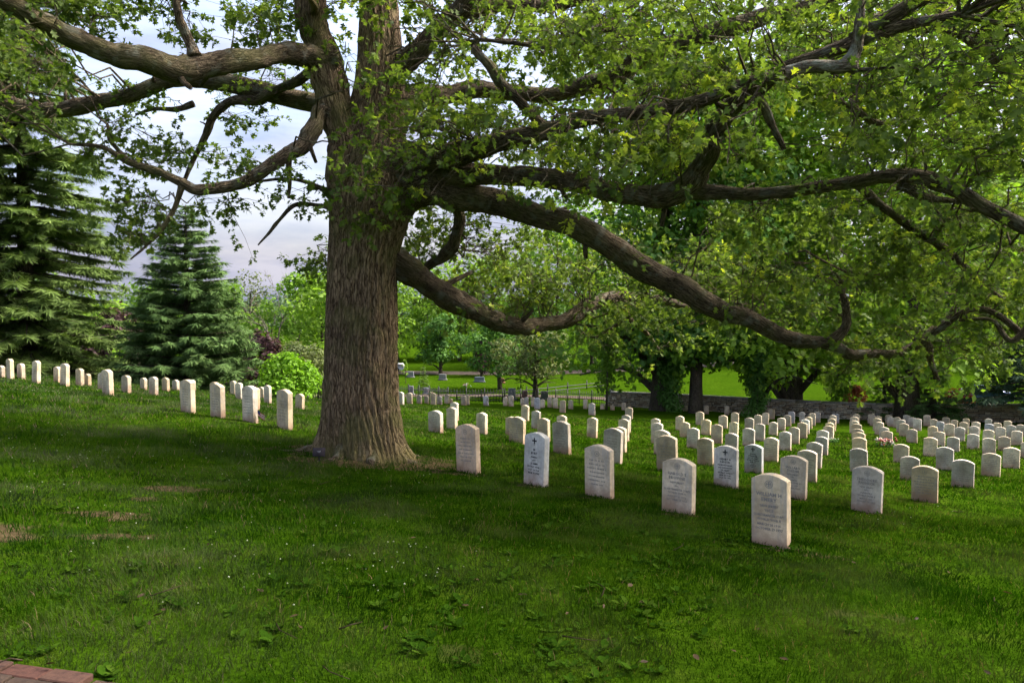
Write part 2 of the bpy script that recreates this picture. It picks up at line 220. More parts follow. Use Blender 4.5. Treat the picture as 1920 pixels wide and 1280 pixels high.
# ------------------------------------------------------------------ materials
class M:
    def __init__(s, name):
        s.m = bpy.data.materials.new(name); s.m.use_nodes = True; s.nt = s.m.node_tree; s.n = s.nt.nodes; s.l = s.nt.links
        s.n.clear(); s.out = s.n.new('ShaderNodeOutputMaterial')
    def new(s, t, **kw):
        x = s.n.new('ShaderNode' + t)
        for k, v in kw.items():
            if k in x.inputs: x.inputs[k].default_value = v
            else: setattr(x, k, v)
        return x
    def link(s, a, b): s.l.new(a, b)
    def noise(s, vec=None, scale=5, detail=4, rough=.55):
        x = s.new('TexNoise', Scale=scale, Detail=detail, Roughness=rough)
        if vec is not None: s.link(vec, x.inputs['Vector'])
        return x.outputs['Fac']
    def ramp(s, fac, stops):
        x = s.new('ValToRGB'); e = x.color_ramp.elements
        while len(e) < len(stops): e.new(.5)
        for q, (p, c) in zip(e, stops): q.position = p; q.color = tuple(c) + (1,) if len(c) == 3 else c
        if fac is not None: s.link(fac, x.inputs[0])
        return x.outputs[0]
    def mix(s, fac, a, b, mode='MIX'):
        x = s.new('Mix', data_type='RGBA', blend_type=mode)
        for sock, val in ((x.inputs[0], fac), (x.inputs[6], a), (x.inputs[7], b)):
            if isinstance(val, (int, float)): sock.default_value = val
            elif isinstance(val, tuple): sock.default_value = val + (1,) if len(val) == 3 else val
            else: s.link(val, sock)
        return x.outputs[2]
    def math(s, op, a, b=0.0, c=None):
        x = s.new('Math', operation=op)
        for i, val in enumerate((a, b) if c is None else (a, b, c)):
            if isinstance(val, (int, float)): x.inputs[i].default_value = val
            else: s.link(val, x.inputs[i])
        return x.outputs[0]
    def attr(s, name, out='Fac'):
        x = s.new('Attribute', attribute_name=name); return x.outputs[out]
    def coord(s, which='Object', scale=None):
        x = s.new('TexCoord').outputs[which]
        if scale is not None:
            m = s.new('Mapping'); m.inputs['Scale'].default_value = scale; s.link(x, m.inputs['Vector']); x = m.outputs[0]
        return x
    def scaled(s, vec, scale):
        m = s.new('Mapping'); m.inputs['Scale'].default_value = scale; s.link(vec, m.inputs['Vector']); return m.outputs[0]
    def bump(s, h, strength=.5, dist=.02):
        x = s.new('Bump', Strength=strength, Distance=dist); s.link(h, x.inputs['Height']); return x.outputs[0]
    def principled(s, col, rough=.8, spec=.3, normal=None, metal=0.0):
        p = s.new('BsdfPrincipled')
        for k, v in (('Base Color', col), ('Roughness', rough), ('Specular IOR Level', spec), ('Metallic', metal)):
            if isinstance(v, (int, float)): p.inputs[k].default_value = v
            elif isinstance(v, tuple): p.inputs[k].default_value = v + (1,)
            else: s.link(v, p.inputs[k])
        if normal is not None: s.link(normal, p.inputs['Normal'])
        s.link(p.outputs[0], s.out.inputs[0]); return s.m
    def leafy(s, col, trans=.45, gloss=.06, tcol=None, rough=.6):
        d = s.new('BsdfDiffuse'); t = s.new('BsdfTranslucent'); g = s.new('BsdfGlossy', Roughness=rough)
        s.link(col, d.inputs[0]); tc = s.mix(1.0, col, tcol or (1.06, 1.12, .6), 'MULTIPLY'); s.link(tc, t.inputs[0])
        a = s.new('MixShader'); a.inputs[0].default_value = trans; s.link(d.outputs[0], a.inputs[1]); s.link(t.outputs[0], a.inputs[2])
        if not gloss: s.link(a.outputs[0], s.out.inputs[0]); return s.m
        b = s.new('MixShader'); b.inputs[0].default_value = gloss; s.link(a.outputs[0], b.inputs[1]); s.link(g.outputs[0], b.inputs[2])
        s.link(b.outputs[0], s.out.inputs[0]); return s.m

def plain(name, col, rough=.8, spec=.3, metal=0.0, var=.25, scale=12):
    m = M(name); n = m.noise(m.coord(), scale, 4)
    c = m.ramp(n, [(.3, tuple(x * (1 - var) for x in col)), (.7, tuple(min(1, x * (1 + var)) for x in col))])
    return m.principled(c, rough, spec, None, metal)
def leaf_mat(name, dark, light, trans=.45, hl=None, gloss=.015):
    m = M(name); t = m.attr('tint')
    st = [(0, dark), (.75, light)] + ([(1.0, hl)] if hl else [])
    c = m.ramp(t, st); n = m.noise(m.coord('Object'), .35, 2)
    c = m.mix(1.0, c, m.ramp(n, [(.3, (.78, .8, .8)), (.7, (1.2, 1.15, 1.1))]), 'MULTIPLY')
    return m.leafy(c, trans, gloss)
def bark_mat(name, dark, light, moss=0.0, sc=1.0, lich=0.0, foot=False):
    m = M(name); b = m.attr('bk', 'Vector')
    wv = m.noise(m.scaled(b, (5, 5, 2.2)), 1.0, 3); wb = m.new('VectorMath', operation='MULTIPLY_ADD'); m.link(m.mix(1.0, (1, 1, 1), wv, 'MULTIPLY'), wb.inputs[0]); wb.inputs[1].default_value = (.05, .05, .1); m.link(b, wb.inputs[2]); b2 = wb.outputs[0]
    n1 = m.noise(m.scaled(b2, (30 * sc, 30 * sc, 7 * sc)), 1.3, 6, .65)
    r1 = m.noise(m.scaled(b2, (27 * sc, 27 * sc, 3.4 * sc)), 1.0, 2, .5); r2 = m.noise(m.scaled(b2, (52 * sc, 52 * sc, 10 * sc)), 1.0, 2, .5)
    k1 = m.ramp(m.math('ABSOLUTE', m.math('SUBTRACT', r1, .5)), [(.0, (0, 0, 0)), (.075, (1, 1, 1))]); k2 = m.ramp(m.math('ABSOLUTE', m.math('SUBTRACT', r2, .5)), [(.0, (.35,) * 3), (.06, (1, 1, 1))])
    cr = m.math('MULTIPLY', k1, k2)
    c = m.ramp(n1, [(.25, dark), (.75, light)])
    c = m.mix(m.math('MULTIPLY', cr, 1.0), m.mix(1.0, c, (.22, .19, .17), 'MULTIPLY'), c)
    big = m.noise(b, 1.3, 3); c = m.mix(1.0, c, m.ramp(big, [(.3, (.72, .7, .68)), (.7, (1.25, 1.2, 1.12))]), 'MULTIPLY')
    if lich: c = m.mix(m.math('MULTIPLY', m.ramp(m.noise(b, 5.5, 4), [(.55, (0,) * 3), (.66, (1,) * 3)]), lich), c, (.30, .32, .27))
    if moss: c = m.mix(m.math('MULTIPLY', m.ramp(m.noise(b, 2.2, 4), [(.48, (0,) * 3), (.66, (1,) * 3)]), moss), c, (.12, .13, .035))
    if foot:
        sp = m.new('SeparateXYZ'); m.link(b, sp.inputs[0]); f_ = m.ramp(m.math('ADD', m.math('MULTIPLY', m.math('SUBTRACT', sp.outputs[2], 3.2), .55), m.math('MULTIPLY', m.noise(b, 3.5, 4), .7)), [(.35, (1,) * 3), (.85, (0,) * 3)])
        c = m.mix(m.math('MULTIPLY', f_, .6), c, m.mix(m.noise(b, 9, 4), (.055, .05, .012), (.20, .17, .06)))
    h = m.math('ADD', m.math('MULTIPLY', cr, .7), m.math('MULTIPLY', n1, .6))
    return m.principled(c, .92, .15, m.bump(h, .9, .035))

# ------------------------------------------------------------------ the ground
SOIL = []                                   # bare patches: (x, y, rx, ry, strength)
def soil_px(px, py, d, rx, ry, s=1.0):
    x, y = gx(px, d, py); SOIL.append((x, y, rx, ry, s))
OAKX, OAKY = gx(684, 11.2, 840); OAKZ = g1(OAKX, OAKY)
def ground_hit(px, py):
    r = ray(px, py); t = np.linspace(1.5, 120, 4000); z = CAMZ + r[2] * t; g = gh(r[0] * t, r[1] * t); i = int(np.argmax(z < g))
    return r[0] * t[i], r[1] * t[i]
for px, py, rx, ry, s in ((270, 932, .16, .13, 1), (325, 914, .3, .16, .8), (200, 962, .35, .2, 1), (215, 1001, .3, .1, 1), (12, 1002, .22, .16, 1.0),
                          (-40, 985, .5, .2, .7), (400, 918, .35, .12, .5), (1545, 1040, .28, .14, .6), (1620, 1160, .3, .12, .35), (860, 1215, .16, .14, .3), (660, 1245, .1, .08, .3),
                          (610, 938, .2, .08, .5), (1010, 640 + 270, .45, .12, .6), (880, 890, .4, .14, .7), (1700, 1055, .2, .1, .4)):
    x, y = ground_hit(px, py); SOIL.append((x, y, rx, ry, s))
SOIL.append((OAKX + .08, OAKY - .15, 1.3, 1.15, 1.0)); SOIL.append((OAKX + .95, OAKY - .25, .6, .42, 1.0)); SOIL.append((OAKX - .5, OAKY - .9, .7, .35, .8))
for i, x, y, h, w in STONES:
    if y < 13: SOIL.append((x - .02, y - .16, .26, .1, .75))
def soil(x, y):
    m = np.zeros_like(x)
    for (a, b, rx, ry, s) in SOIL:
        k = (np.abs(x - a) < 2.5 * rx + .3) & (np.abs(y - b) < 2.5 * ry + .3)
        if not k.any(): continue
        xx, yy = x[k], y[k]
        q = ((xx - a) / rx) ** 2 + ((yy - b) / ry) ** 2
        q = q + .9 * noise2(xx * 6, yy * 6, 3) + .8 * noise2(xx * 17, yy * 17, 4)
        m[k] = np.maximum(m[k], s * np.clip(1.2 - q, 0, 1))
    return m
def bumpy(x, y):
    near = np.clip(1 - np.hypot(x, y) / 45, 0, 1)
    return near * (.035 * noise2(x * .9, y * .9, 11) + .018 * noise2(x * 2.6, y * 2.6, 12) + .008 * noise2(x * 7, y * 7, 13))
def gnd(x, y): return gh(x, y) + bumpy(np.asarray(x, float), np.asarray(y, float))
def gnd1(x, y): return float(gnd(np.array([x]), np.array([y]))[0])

def axis(lo, hi, step, grow, far_lo, far_hi):
    a = list(np.arange(lo, hi + 1e-6, step)); s = step
    while a[-1] < far_hi: s *= grow; a.append(a[-1] + s)
    s = step; b = [lo]
    while b[-1] > far_lo: s *= grow; b.append(b[-1] - s)
    return np.array(b[:0:-1] + a)
ax = axis(-7, 8, .09, 1.07, -900, 900); ay = axis(2.4, 14, .09, 1.07, -300, 1300)
XX, YY = np.meshgrid(ax, ay); ZZ = gnd(XX, YY)
SO = soil(XX, YY); ZZ = ZZ - .008 * SO
nx, ny = len(ax), len(ay)
I, J = np.meshgrid(np.arange(ny - 1), np.arange(nx - 1), indexing='ij')
gg = Geo(); gg.add(np.stack([XX, YY, ZZ], -1), f4=np.stack([I * nx + J, I * nx + J + 1, (I + 1) * nx + J + 1, (I + 1) * nx + J], -1), tint=SO.ravel())
gm = M('turf'); pc = gm.new('NewGeometry').outputs['Position']
n1 = gm.noise(pc, .35, 4); n2 = gm.noise(pc, 3.0, 5); n3 = gm.noise(pc, 38, 3)
gcol = gm.ramp(n2, [(.25, (.016, .040, .0015)), (.55, (.028, .062, .0025)), (.8, (.050, .078, .007))])
gcol = gm.mix(1.0, gcol, gm.ramp(n1, [(.3, (.85, .9, .8)), (.7, (1.15, 1.1, 1.1))]), 'MULTIPLY')
gcol = gm.mix(1.0, gcol, gm.ramp(n3, [(.3, (.6, .62, .6)), (.7, (1.35, 1.3, 1.3))]), 'MULTIPLY')
sfac = gm.math('MULTIPLY', gm.attr('tint'), 1.3)
scol = gm.ramp(gm.noise(pc, 22, 6, .65), [(.25, (.03, .023, .011)), (.5, (.070, .052, .026)), (.8, (.115, .088, .048))])
gcol = gm.mix(gm.ramp(sfac, [(.25, (0,) * 3), (.7, (1,) * 3)]), gcol, scol)
gmat = gm.principled(gcol, 1.0, 0.0, gm.bump(n3, .6, .03))
ground = link('ground', gg.mesh('ground', gmat, True)); tag(ground, kind='structure')

def strip(name, pts, width, mat, lift=.02):
    p = smooth_path([(x, y, 0, 0) for x, y in pts], 10)[:, :2]; d = unit(np.gradient(p, axis=0)); nrm = np.stack([-d[:, 1], d[:, 0]], 1)
    k = 5; off = np.linspace(-.5, .5, k) * width
    q = p[:, None] + nrm[:, None] * off[None, :, None]; z = gnd(q[..., 0], q[..., 1]) + lift
    v = np.concatenate([q, z[..., None]], -1); n = len(p)
    i, j = np.meshgrid(np.arange(n - 1), np.arange(k - 1), indexing='ij')
    g = Geo(); g.add(v, f4=np.stack([i * k + j, i * k + j + 1, (i + 1) * k + j + 1, (i + 1) * k + j], -1))
    o = link(name, g.mesh(name, mat, True)); tag(o, kind='structure'); return o
road_mat = plain('pale_asphalt', (.075, .058, .046), .95, .1, scale=3)
strip('road', [(-70, 84), (-40, 86), (-18, 87.5), (0, 86.5), (14, 91), (30, 102), (50, 125)], 4.2, road_mat, .05)
strip('path', [(-40, 62), (-15, 64.5), (0, 65), (9, 62.5), (24, 56), (45, 47)], 1.9, road_mat, .05)

# ------------------------------------------------------------------ brick path in the near corner
brick_mat = M('red_brick'); oi = brick_mat.new('ObjectInfo'); bn = brick_mat.noise(brick_mat.coord('Object'), 30, 6, .65)
bc = brick_mat.ramp(oi.outputs['Random'], [(0, (.050, .036, .026)), (.4, (.075, .034, .025)), (.75, (.085, .042, .030)), (1, (.06, .05, .036))])
bc = brick_mat.mix(1.0, bc, brick_mat.ramp(bn, [(.25, (.5, .5, .5)), (.5, (.95, .95, .95)), (.8, (1.4, 1.35, 1.3))]), 'MULTIPLY')
brick_mat = brick_mat.principled(bc, .88, .2, brick_mat.bump(bn, .5, .006))
sand = plain('brick_joint_sand', (.05, .04, .03), .98, .05)
c0 = np.array(ground_hit(2, 1247)); c1 = np.array(ground_hit(186, 1277)); du = unit(c1 - c0); dn = np.array([du[1], -du[0]])   # dn points toward the camera
bz = gnd1(*c0) + .01
def brick_mesh(l, w, h):
    bm = bmesh.new(); bmesh.ops.create_cube(bm, size=1); bmesh.ops.scale(bm, vec=(l, w, h), verts=bm.verts)
    bmesh.ops.bevel(bm, geom=list(bm.edges), offset=.005, segments=1, affect='EDGES', profile=.5)
    me = bpy.data.meshes.new('brick'); bm.to_mesh(me); bm.free(); me.materials.append(brick_mat); return me
bstr, bhead = brick_mesh(.195, .092, .06), brick_mesh(.195, .092, .06)
def P(u, v): q = c0 + du * u + dn * v; return float(q[0]), float(q[1])
corners = [P(-1.6, -.0), P(.62, .0), P(.62, 2.2), P(-1.6, 2.2)]
pg_ = Geo(); pg_.add([(x, y, gnd1(x, y) + .002) for x, y in corners], f4=[(3, 2, 1, 0)])
bp = link('path_bed', pg_.mesh('path_bed', sand)); tag(bp, 'red brick paving at the near corner of the lawn', kind='structure')
ang = math.atan2(du[1], du[0])
def lay(u, v, rot, me):
    x, y = P(u, v); o = link('brick', me, bp, (x, y, gnd1(x, y) - .017 + rng.uniform(-.003, .004)), ang + rot + rng.uniform(-.012, .012))
    o.rotation_euler[0] = rng.uniform(-.012, .012)
for k in range(11): lay(-1.55 + k * .2045 + .1, .052, 0, bstr)                     # edge course
for r_ in range(9):                                                           # basket of alternating bricks behind it
    for k in range(11):
        lay(-1.55 + k * .2045 + (.1 if r_ % 2 else 0), .155 + r_ * .101, 0, bhead)

# ------------------------------------------------------------------ grass, weeds, clover flowers
grass_mat = M('grass_blade'); gp = grass_mat.new('NewGeometry').outputs['Position']
gt = grass_mat.ramp(grass_mat.attr('tint'), [(0, (.0085, .037, .0010)), (.45, (.016, .053, .0016)), (.85, (.029, .068, .003)), (.95, (.052, .068, .010)), (1, (.14, .115, .05))])
gl = grass_mat.noise(gp, .28, 3); gl2 = grass_mat.noise(gp, 1.7, 4); gl3 = grass_mat.noise(gp, .75, 4)
gt = grass_mat.mix(grass_mat.ramp(gl3, [(.45, (0,) * 3), (.66, (.6,) * 3)]), gt, (.075, .090, .030))
gt = grass_mat.mix(1.0, gt, grass_mat.ramp(gl, [(.35, (.78, .92, .8)), (.65, (1.35, 1.12, 1.3))]), 'MULTIPLY')
gt = grass_mat.mix(1.0, gt, grass_mat.ramp(gl2, [(.3, (.48, .56, .55)), (.7, (1.6, 1.45, 1.4))]), 'MULTIPLY')
gsx = grass_mat.new('SeparateXYZ'); grass_mat.link(gp, gsx.inputs[0]); left_lit = grass_mat.ramp(grass_mat.math('MULTIPLY_ADD', gsx.outputs[0], -.11, .35), [(.3, (0,) * 3), (1, (.5,) * 3)])  # brighter light on the left lawn put into the blade colour
gt = grass_mat.mix(left_lit, gt, grass_mat.mix(1.0, gt, (1.7, 1.35, 4.0), 'MULTIPLY'))
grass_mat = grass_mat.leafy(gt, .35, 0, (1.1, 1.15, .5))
def wedge(n, d0, d1, half):
    """points spread evenly over a sector of ground in front of the viewer"""
    d = np.sqrt(rng.uniform(d0 * d0, d1 * d1, n)); a = rng.uniform(-half, half, n); return d * np.sin(a), d * np.cos(a)
lawn = Geo()
for d0, d1, dens, wd, h0, h1, seg in ((2.3, 4.2, 5500, .0020, .018, .052, 2), (4.2, 6.5, 3600, .0026, .018, .054, 2), (6.5, 9.0, 2050, .0036, .020, .058, 2), (9.0, 14, 950, .0055, .026, .070, 1), (14, 21, 460, .0095, .03, .075, 1), (21, 36, 130, .018, .035, .085, 1)):
    half = R(49); n = int(half * (d1 * d1 - d0 * d0) * dens); x, y = wedge(n, d0, d1, half)
    u_ = (np.stack([x, y], 1) - c0) @ du; v_ = (np.stack([x, y], 1) - c0) @ dn
    keep = (soil(x, y) < rng.uniform(.25, 1.15, n)) & ~((v_ > -.012) & (v_ < 2.2) & (u_ < .62))
    lush = noise2(x * 1.1, y * 1.1, 31) + noise2(x * 3.3, y * 3.3, 32) * .6
    keep &= lush > rng.uniform(-2.4, -.2, n)
    x, y, lush = x[keep], y[keep], lush[keep]; n = len(x); z = gnd(x, y)
    h = rng.uniform(h0, h1, n) * (1 + .38 * lush + .25 * noise2(x * .5, y * .5, 34) + 1.1 * np.clip(noise2(x * 1.7, y * 1.7, 37) - .35, 0, 1)) * np.where(rng.uniform(size=n) > .985, 1.7, 1)
    cl_ = 6.28 * noise2(x * 2.2, y * 2.2, 35); la = cl_ + rng.normal(0, 1.3, n); le = rng.uniform(.2, 1.0, n) * h
    lean = np.stack([np.cos(la) * le, np.sin(la) * le, 0 * le], 1); sa = rng.uniform(0, 6.28, n); side = np.stack([np.cos(sa), np.sin(sa), 0 * sa], 1) * (wd * rng.uniform(.6, 1.25, n))[:, None]
    base = np.stack([x, y, z - .006], 1); up = np.array([0, 0, 1.]); t = base + lean + up * h[:, None]
    tn_ = np.clip(rng.beta(2, 2.2, n) + .25 * noise2(x * 5, y * 5, 36), 0, .97) ; tn_ = np.where(rng.uniform(size=n) > .978, 1.0, tn_)
    if seg == 2:
        m_ = base + lean * .3 + up * (h * .6)[:, None]; v = np.stack([base - side, base + side, m_ + side * .75, m_ - side * .75, t], 1); i_ = np.arange(n)[:, None] * 5
        lawn.add(v, f3=i_ + np.array([[3, 2, 4]]), f4=i_ + np.array([[0, 1, 2, 3]]), tint=np.repeat(tn_, 5))
    else:
        v = np.stack([base - side, base + side, t], 1); lawn.add(v, f3=np.arange(n)[:, None] * 3 + np.array([[0, 1, 2]]), tint=np.repeat(tn_, 3))
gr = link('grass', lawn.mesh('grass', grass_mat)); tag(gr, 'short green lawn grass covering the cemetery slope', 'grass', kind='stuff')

weed_mat = leaf_mat('weed_leaf', (.016, .046, .003), (.034, .080, .006), .3, (.055, .10, .010), 0)
OVAL = [(0, 0, 0), (.25, .17, .03), (.6, .25, .02), (.88, .14, -.02), (1, 0, -.06), (.88, -.14, -.02), (.6, -.25, .02), (.25, -.17, .03), (.5, 0, -.03)]
OVT = [(0, 1, 8), (1, 2, 8), (2, 3, 8), (3, 4, 8), (4, 5, 8), (5, 6, 8), (6, 7, 8), (7, 0, 8)]
wg = Geo()
def rosette(x, y, n, L, tilt=.35):
    z = gnd1(x, y); a = np.arange(n) / n * 6.283 + rng.uniform(0, 6); e = rng.uniform(tilt - .25, tilt + .35, n)
    dr = np.stack([np.cos(a) * np.cos(e), np.sin(a) * np.cos(e), np.sin(e)], 1); nr = np.stack([-np.cos(a) * np.sin(e), -np.sin(a) * np.sin(e), np.cos(e)], 1)
    pos = np.array([x, y, z + .008]) + rng.normal(0, .012, (n, 3)) * [1, 1, .3]
    wg.leaves(pos, dr, nr, L * rng.uniform(.6, 1.2, n), OVAL, OVT, rng.uniform(.1, 1, n), rng.uniform(.8, 1.3, n))
WEED_AREAS = [(1120, 1170, 260, 70, 34), (1080, 1200, 140, 40, 26), (1140, 1060, 220, 40, 24), (640, 1120, 300, 60, 40), (300, 1130, 180, 50, 18), (880, 1130, 60, 40, 10),
              (1230, 1030, 160, 30, 24), (1420, 1050, 140, 26, 22), (1490, 1025, 40, 8, 6), (1040, 990, 60, 20, 8), (1620, 950, 120, 22, 16), (150, 930, 150, 30, 18), (470, 1060, 260, 60, 30), (1250, 1150, 60, 30, 8), (340, 890, 300, 30, 14), (1170, 1250, 60, 20, 8), (40, 1225, 60, 12, 5), (200, 1268, 30, 8, 4), (1050, 905, 26, 8, 5), (1740, 930, 60, 12, 7)]
for cx_, cy_, sx, sy, n in WEED_AREAS:
    for k in range(n):
        px, py = rng.normal(cx_, sx * .8), rng.normal(cy_, sy * .8)
        if py < 800 or py > 1300: continue
        x, y = ground_hit(px, py); rosette(x, y, rng.integers(5, 9), rng.uniform(.03, .07), .35)
n = 900; x, y = wedge(n, 2.6, 11, R(42)); k = noise2(x * .6, y * .6, 51) > .12
for a, b in zip(x[k], y[k]): rosette(a, b, 5, rng.uniform(.025, .05), .2)          # clover leaves
weeds = link('weeds', wg.mesh('weeds', weed_mat)); tag(weeds, 'broad leaved weeds and clover leaves growing through the lawn', 'weeds', kind='stuff')
cg = Geo(); ICO = [(0, 0, 1), (.9, 0, .3), (.28, .85, .3), (-.73, .53, .3), (-.73, -.53, .3), (.28, -.85, .3), (0, 0, -.6)]
ICF = [(0, 1, 2), (0, 2, 3), (0, 3, 4), (0, 4, 5), (0, 5, 1), (6, 2, 1), (6, 3, 2), (6, 4, 3), (6, 5, 4), (6, 1, 5)]
def clover(px, py, sx, sy, n):
    for _ in range(n):
        x, y = ground_hit(rng.normal(px, sx), min(max(rng.normal(py, sy), 712), 1275)); s_ = rng.uniform(.004, .0075) * (1 + math.hypot(x, y) / 40)
        cg.add(np.array(ICO) * s_ + np.array([x, y, gnd1(x, y) + rng.uniform(.04, .08)]), f3=ICF, tint=rng.uniform())
for q in ((520, 1000, 160, 50, 24), (740, 1070, 90, 30, 20), (90, 735, 45, 4, 40), (240, 850, 180, 25, 24), (600, 890, 200, 30, 20), (1690, 965, 60, 14, 12), (80, 900, 80, 30, 25), (1850, 915, 40, 10, 14), (450, 1090, 250, 40, 25)): clover(*q)
cl = link('clover_flowers', cg.mesh('clover_flowers', plain('clover_white', (.30, .32, .22), .9, .0))); tag(cl, 'tiny white clover flowers scattered over the lawn', 'flowers', kind='stuff')

lg = Geo()
for _ in range(70):                                                       # fallen leaves and bits of twig under the oak
    x, y = ground_hit(rng.uniform(0, 1900), rng.uniform(860, 1270)); a = rng.uniform(0, 6.28); z = gnd1(x, y) + rng.uniform(.015, .04)
    if rng.uniform() < .8: lg.leaves([(x, y, z)], [(math.cos(a), math.sin(a), rng.uniform(-.2, .3))], [(rng.normal(0, .4), rng.normal(0, .4), 1)], rng.uniform(.03, .06), OVAL, OVT, rng.uniform())
    else: L = rng.uniform(.08, .25); lg.tube([(x, y, z), (x + math.cos(a) * L * .5, y + math.sin(a) * L * .5, z + .012), (x + math.cos(a + .3) * L, y + math.sin(a + .3) * L, z)], [.004, .003, .002], 4, tint=.2)
ll = link('leaf_litter', lg.mesh('leaf_litter', leaf_mat('dead_leaf', (.03, .02, .012), (.075, .05, .026), .2))); tag(ll, 'scattered dead oak leaves and twig bits on the lawn', 'leaves', kind='stuff')

# ------------------------------------------------------------------ the old oak
oak_bark = bark_mat('oak_bark', (.115, .08, .05), (.37, .275, .175), moss=.45, foot=True)
limb_bark = bark_mat('oak_limb_bark', (.075, .058, .040), (.23, .18, .125), moss=.4, sc=1.3, lich=.35)
pale_bark = bark_mat('oak_dead_bark', (.13, .10, .075), (.33, .29, .23), sc=1.3, lich=.9)
oak = empty('oak_tree', (0, 0, 0))
tag(oak, 'huge old oak with furrowed trunk and long low spreading limbs', 'tree')
OD = 11.2
def limb_px(rows): return [tuple(at(px, py, d)) + (r * d / FPX,) for px, py, d, r in rows]
LIMBS = []                                  # world polylines with radii, for the twigs to grow from
def limb(rows, mat=None, k=8, segs=14, name='limb', leafy=True):
    P_ = smooth_path(limb_px(rows), k); g = Geo()
    wob = np.stack([noise(np.stack([np.arange(len(P_)) * .17, np.full(len(P_), q + len(LIMBS) * 7.7), np.zeros(len(P_))], 1), q) for q in range(3)], 1)
    P_[:, :3] += wob * (P_[:, 3:4] * .34)
    kk = np.arange(len(P_)); P_[:, 3] *= (1 + .3 * np.exp(-kk / (k * .55))) * (1 + .10 * noise(np.stack([kk * .31, np.full(len(P_), len(LIMBS) * 3.3), 0. * kk], 1), 9))
    g.tube(P_[:, :3], P_[:, 3], segs, .20, seed=len(LIMBS) + 3)
    if leafy and P_[0, 3] > .09:
        for _ in range(3):                                                  # broken stubs
            j = int(rng.uniform(.2, .9) * (len(P_) - 1)); v_ = unit(rng.normal(0, 1, 3) + [0, 0, -.3]); r_ = P_[j, 3]; g.tube([P_[j, :3], P_[j, :3] + v_ * r_ * 1.5, P_[j, :3] + v_ * r_ * rng.uniform(1.8, 3.2) + rng.normal(0, r_ * .3, 3)], [r_ * .4, r_ * .27, r_ * .17], 7, .15)
    o = link(name, g.mesh(name, mat or limb_bark, True), oak)
    if leafy: LIMBS.append(P_)
    return o
# trunk: rows of picture height, centre and half width turned into a real standing trunk
tr = [(880, 688, 70), (845, 684, 70), (800, 680, 68), (740, 677, 66), (680, 677, 65), (600, 678, 63), (520, 680, 62), (460, 685, 64), (410, 692, 72), (360, 696, 74), (300, 700, 62), (230, 706, 52), (150, 712, 44), (60, 712, 38), (-60, 704, 33), (-200, 690, 26), (-330, 684, 18)]
TP = smooth_path(limb_px([(px, py, OD, r) for py, px, r in tr]), 14)
def trunk_fn(rr, th, L, pts):
    z = pts[:, 2] - OAKZ; z = z[:, None]; t = th[None, :]
    lob = .5 + .5 * np.cos(5 * t + .7 + .4 * np.sin(2 * t)); fl = np.exp(-np.clip(z, -.1, 9) / .24)
    left = np.exp(-((np.mod(t - ROOT_L + math.pi, 2 * math.pi) - math.pi) / .26) ** 2)
    rr = rr * (1 + fl * (.06 + .16 * lob + .75 * left)) 
    q = 44 * t / (2 * math.pi)
    wz = noise(np.stack([np.cos(t) * 2.2 + 0 * z, np.sin(t) * 2.2 + 0 * z, z * .7 + 0 * t], -1), 5)
    fur = np.abs(np.sin(math.pi * (q * .92 + 1.5 * wz + .35 * noise(np.stack([np.cos(t) * 4 + 0 * z, np.sin(t) * 4 + 0 * z, z * 3 + 0 * t], -1), 8))))
    brk = noise(np.stack([np.cos(t) * 9 + 0 * z, np.sin(t) * 9 + 0 * z, z * 4.5 + 0 * t], -1), 6)
    return rr + (np.sqrt(fur) - .6) * .048 * np.clip(1.2 - z / 7, .35, 1.2) + .018 * brk + .02 * wz
ROOT_L = 0.0
tg = Geo()
# find which tube angle faces left (-x): frame starts at cross(up, d)
d0_ = unit(TP[1, :3] - TP[0, :3]); a_ = unit(np.cross([0, 1., 0] if abs(d0_[2]) >= .9 else [0, 0, 1.], d0_)); b_ = np.cross(d0_, a_)
ROOT_L = math.atan2(float(np.dot(b_, [-1, -.25, 0])), float(np.dot(a_, [-1, -.25, 0])))
tk = np.linspace(0, len(TP) - 1, 300); TPf = np.stack([np.interp(tk, np.arange(len(TP)), TP[:, q]) for q in range(4)], 1)
tg.tube(TPf[:, :3], TPf[:, 3], 230, 0.0, fn=trunk_fn, seed=1)
trunk = link('trunk', tg.mesh('trunk', oak_bark, True), oak)

limb([(694, 500, OD, 34), (676, 420, OD, 38), (654, 340, OD - .1, 38), (640, 250, OD - .15, 34), (620, 150, OD - .2, 32), (598, 60, OD - .3, 29), (578, -40, OD - .5, 26), (560, -180, OD - .8, 20), (550, -320, OD - 1, 12)], oak_bark, segs=40, name='stem')
for ax_, ay_, L_, r_ in ((-1, -.3, .8, .12), (1, -.3, .5, .12), (.4, -1, .5, .12), (-.45, -1, .55, .11), (.9, .7, .6, .12), (-.7, .8, .7, .12)):   # surface roots
    v_ = unit(np.array([ax_, ay_])); n_ = np.array([-v_[1], v_[0]]); rp = []
    for t in np.linspace(0, 1, 6):
        q = np.array([OAKX, OAKY]) + v_ * (.42 + L_ * t) + n_ * .10 * math.sin(t * 5 + ax_ * 3) * t; rr_ = r_ * (1 - t) ** .8 + .012; rp.append((q[0], q[1], gnd1(*q) + rr_ * (.75 - 1.5 * t) + .10 * (1 - t) ** 3, rr_))
    rp = smooth_path(rp, 5); g = Geo(); g.tube(rp[:, :3], rp[:, 3], 12, .22, seed=int(abs(ax_ * 10))); link('root', g.mesh('root', limb_bark, True), oak)
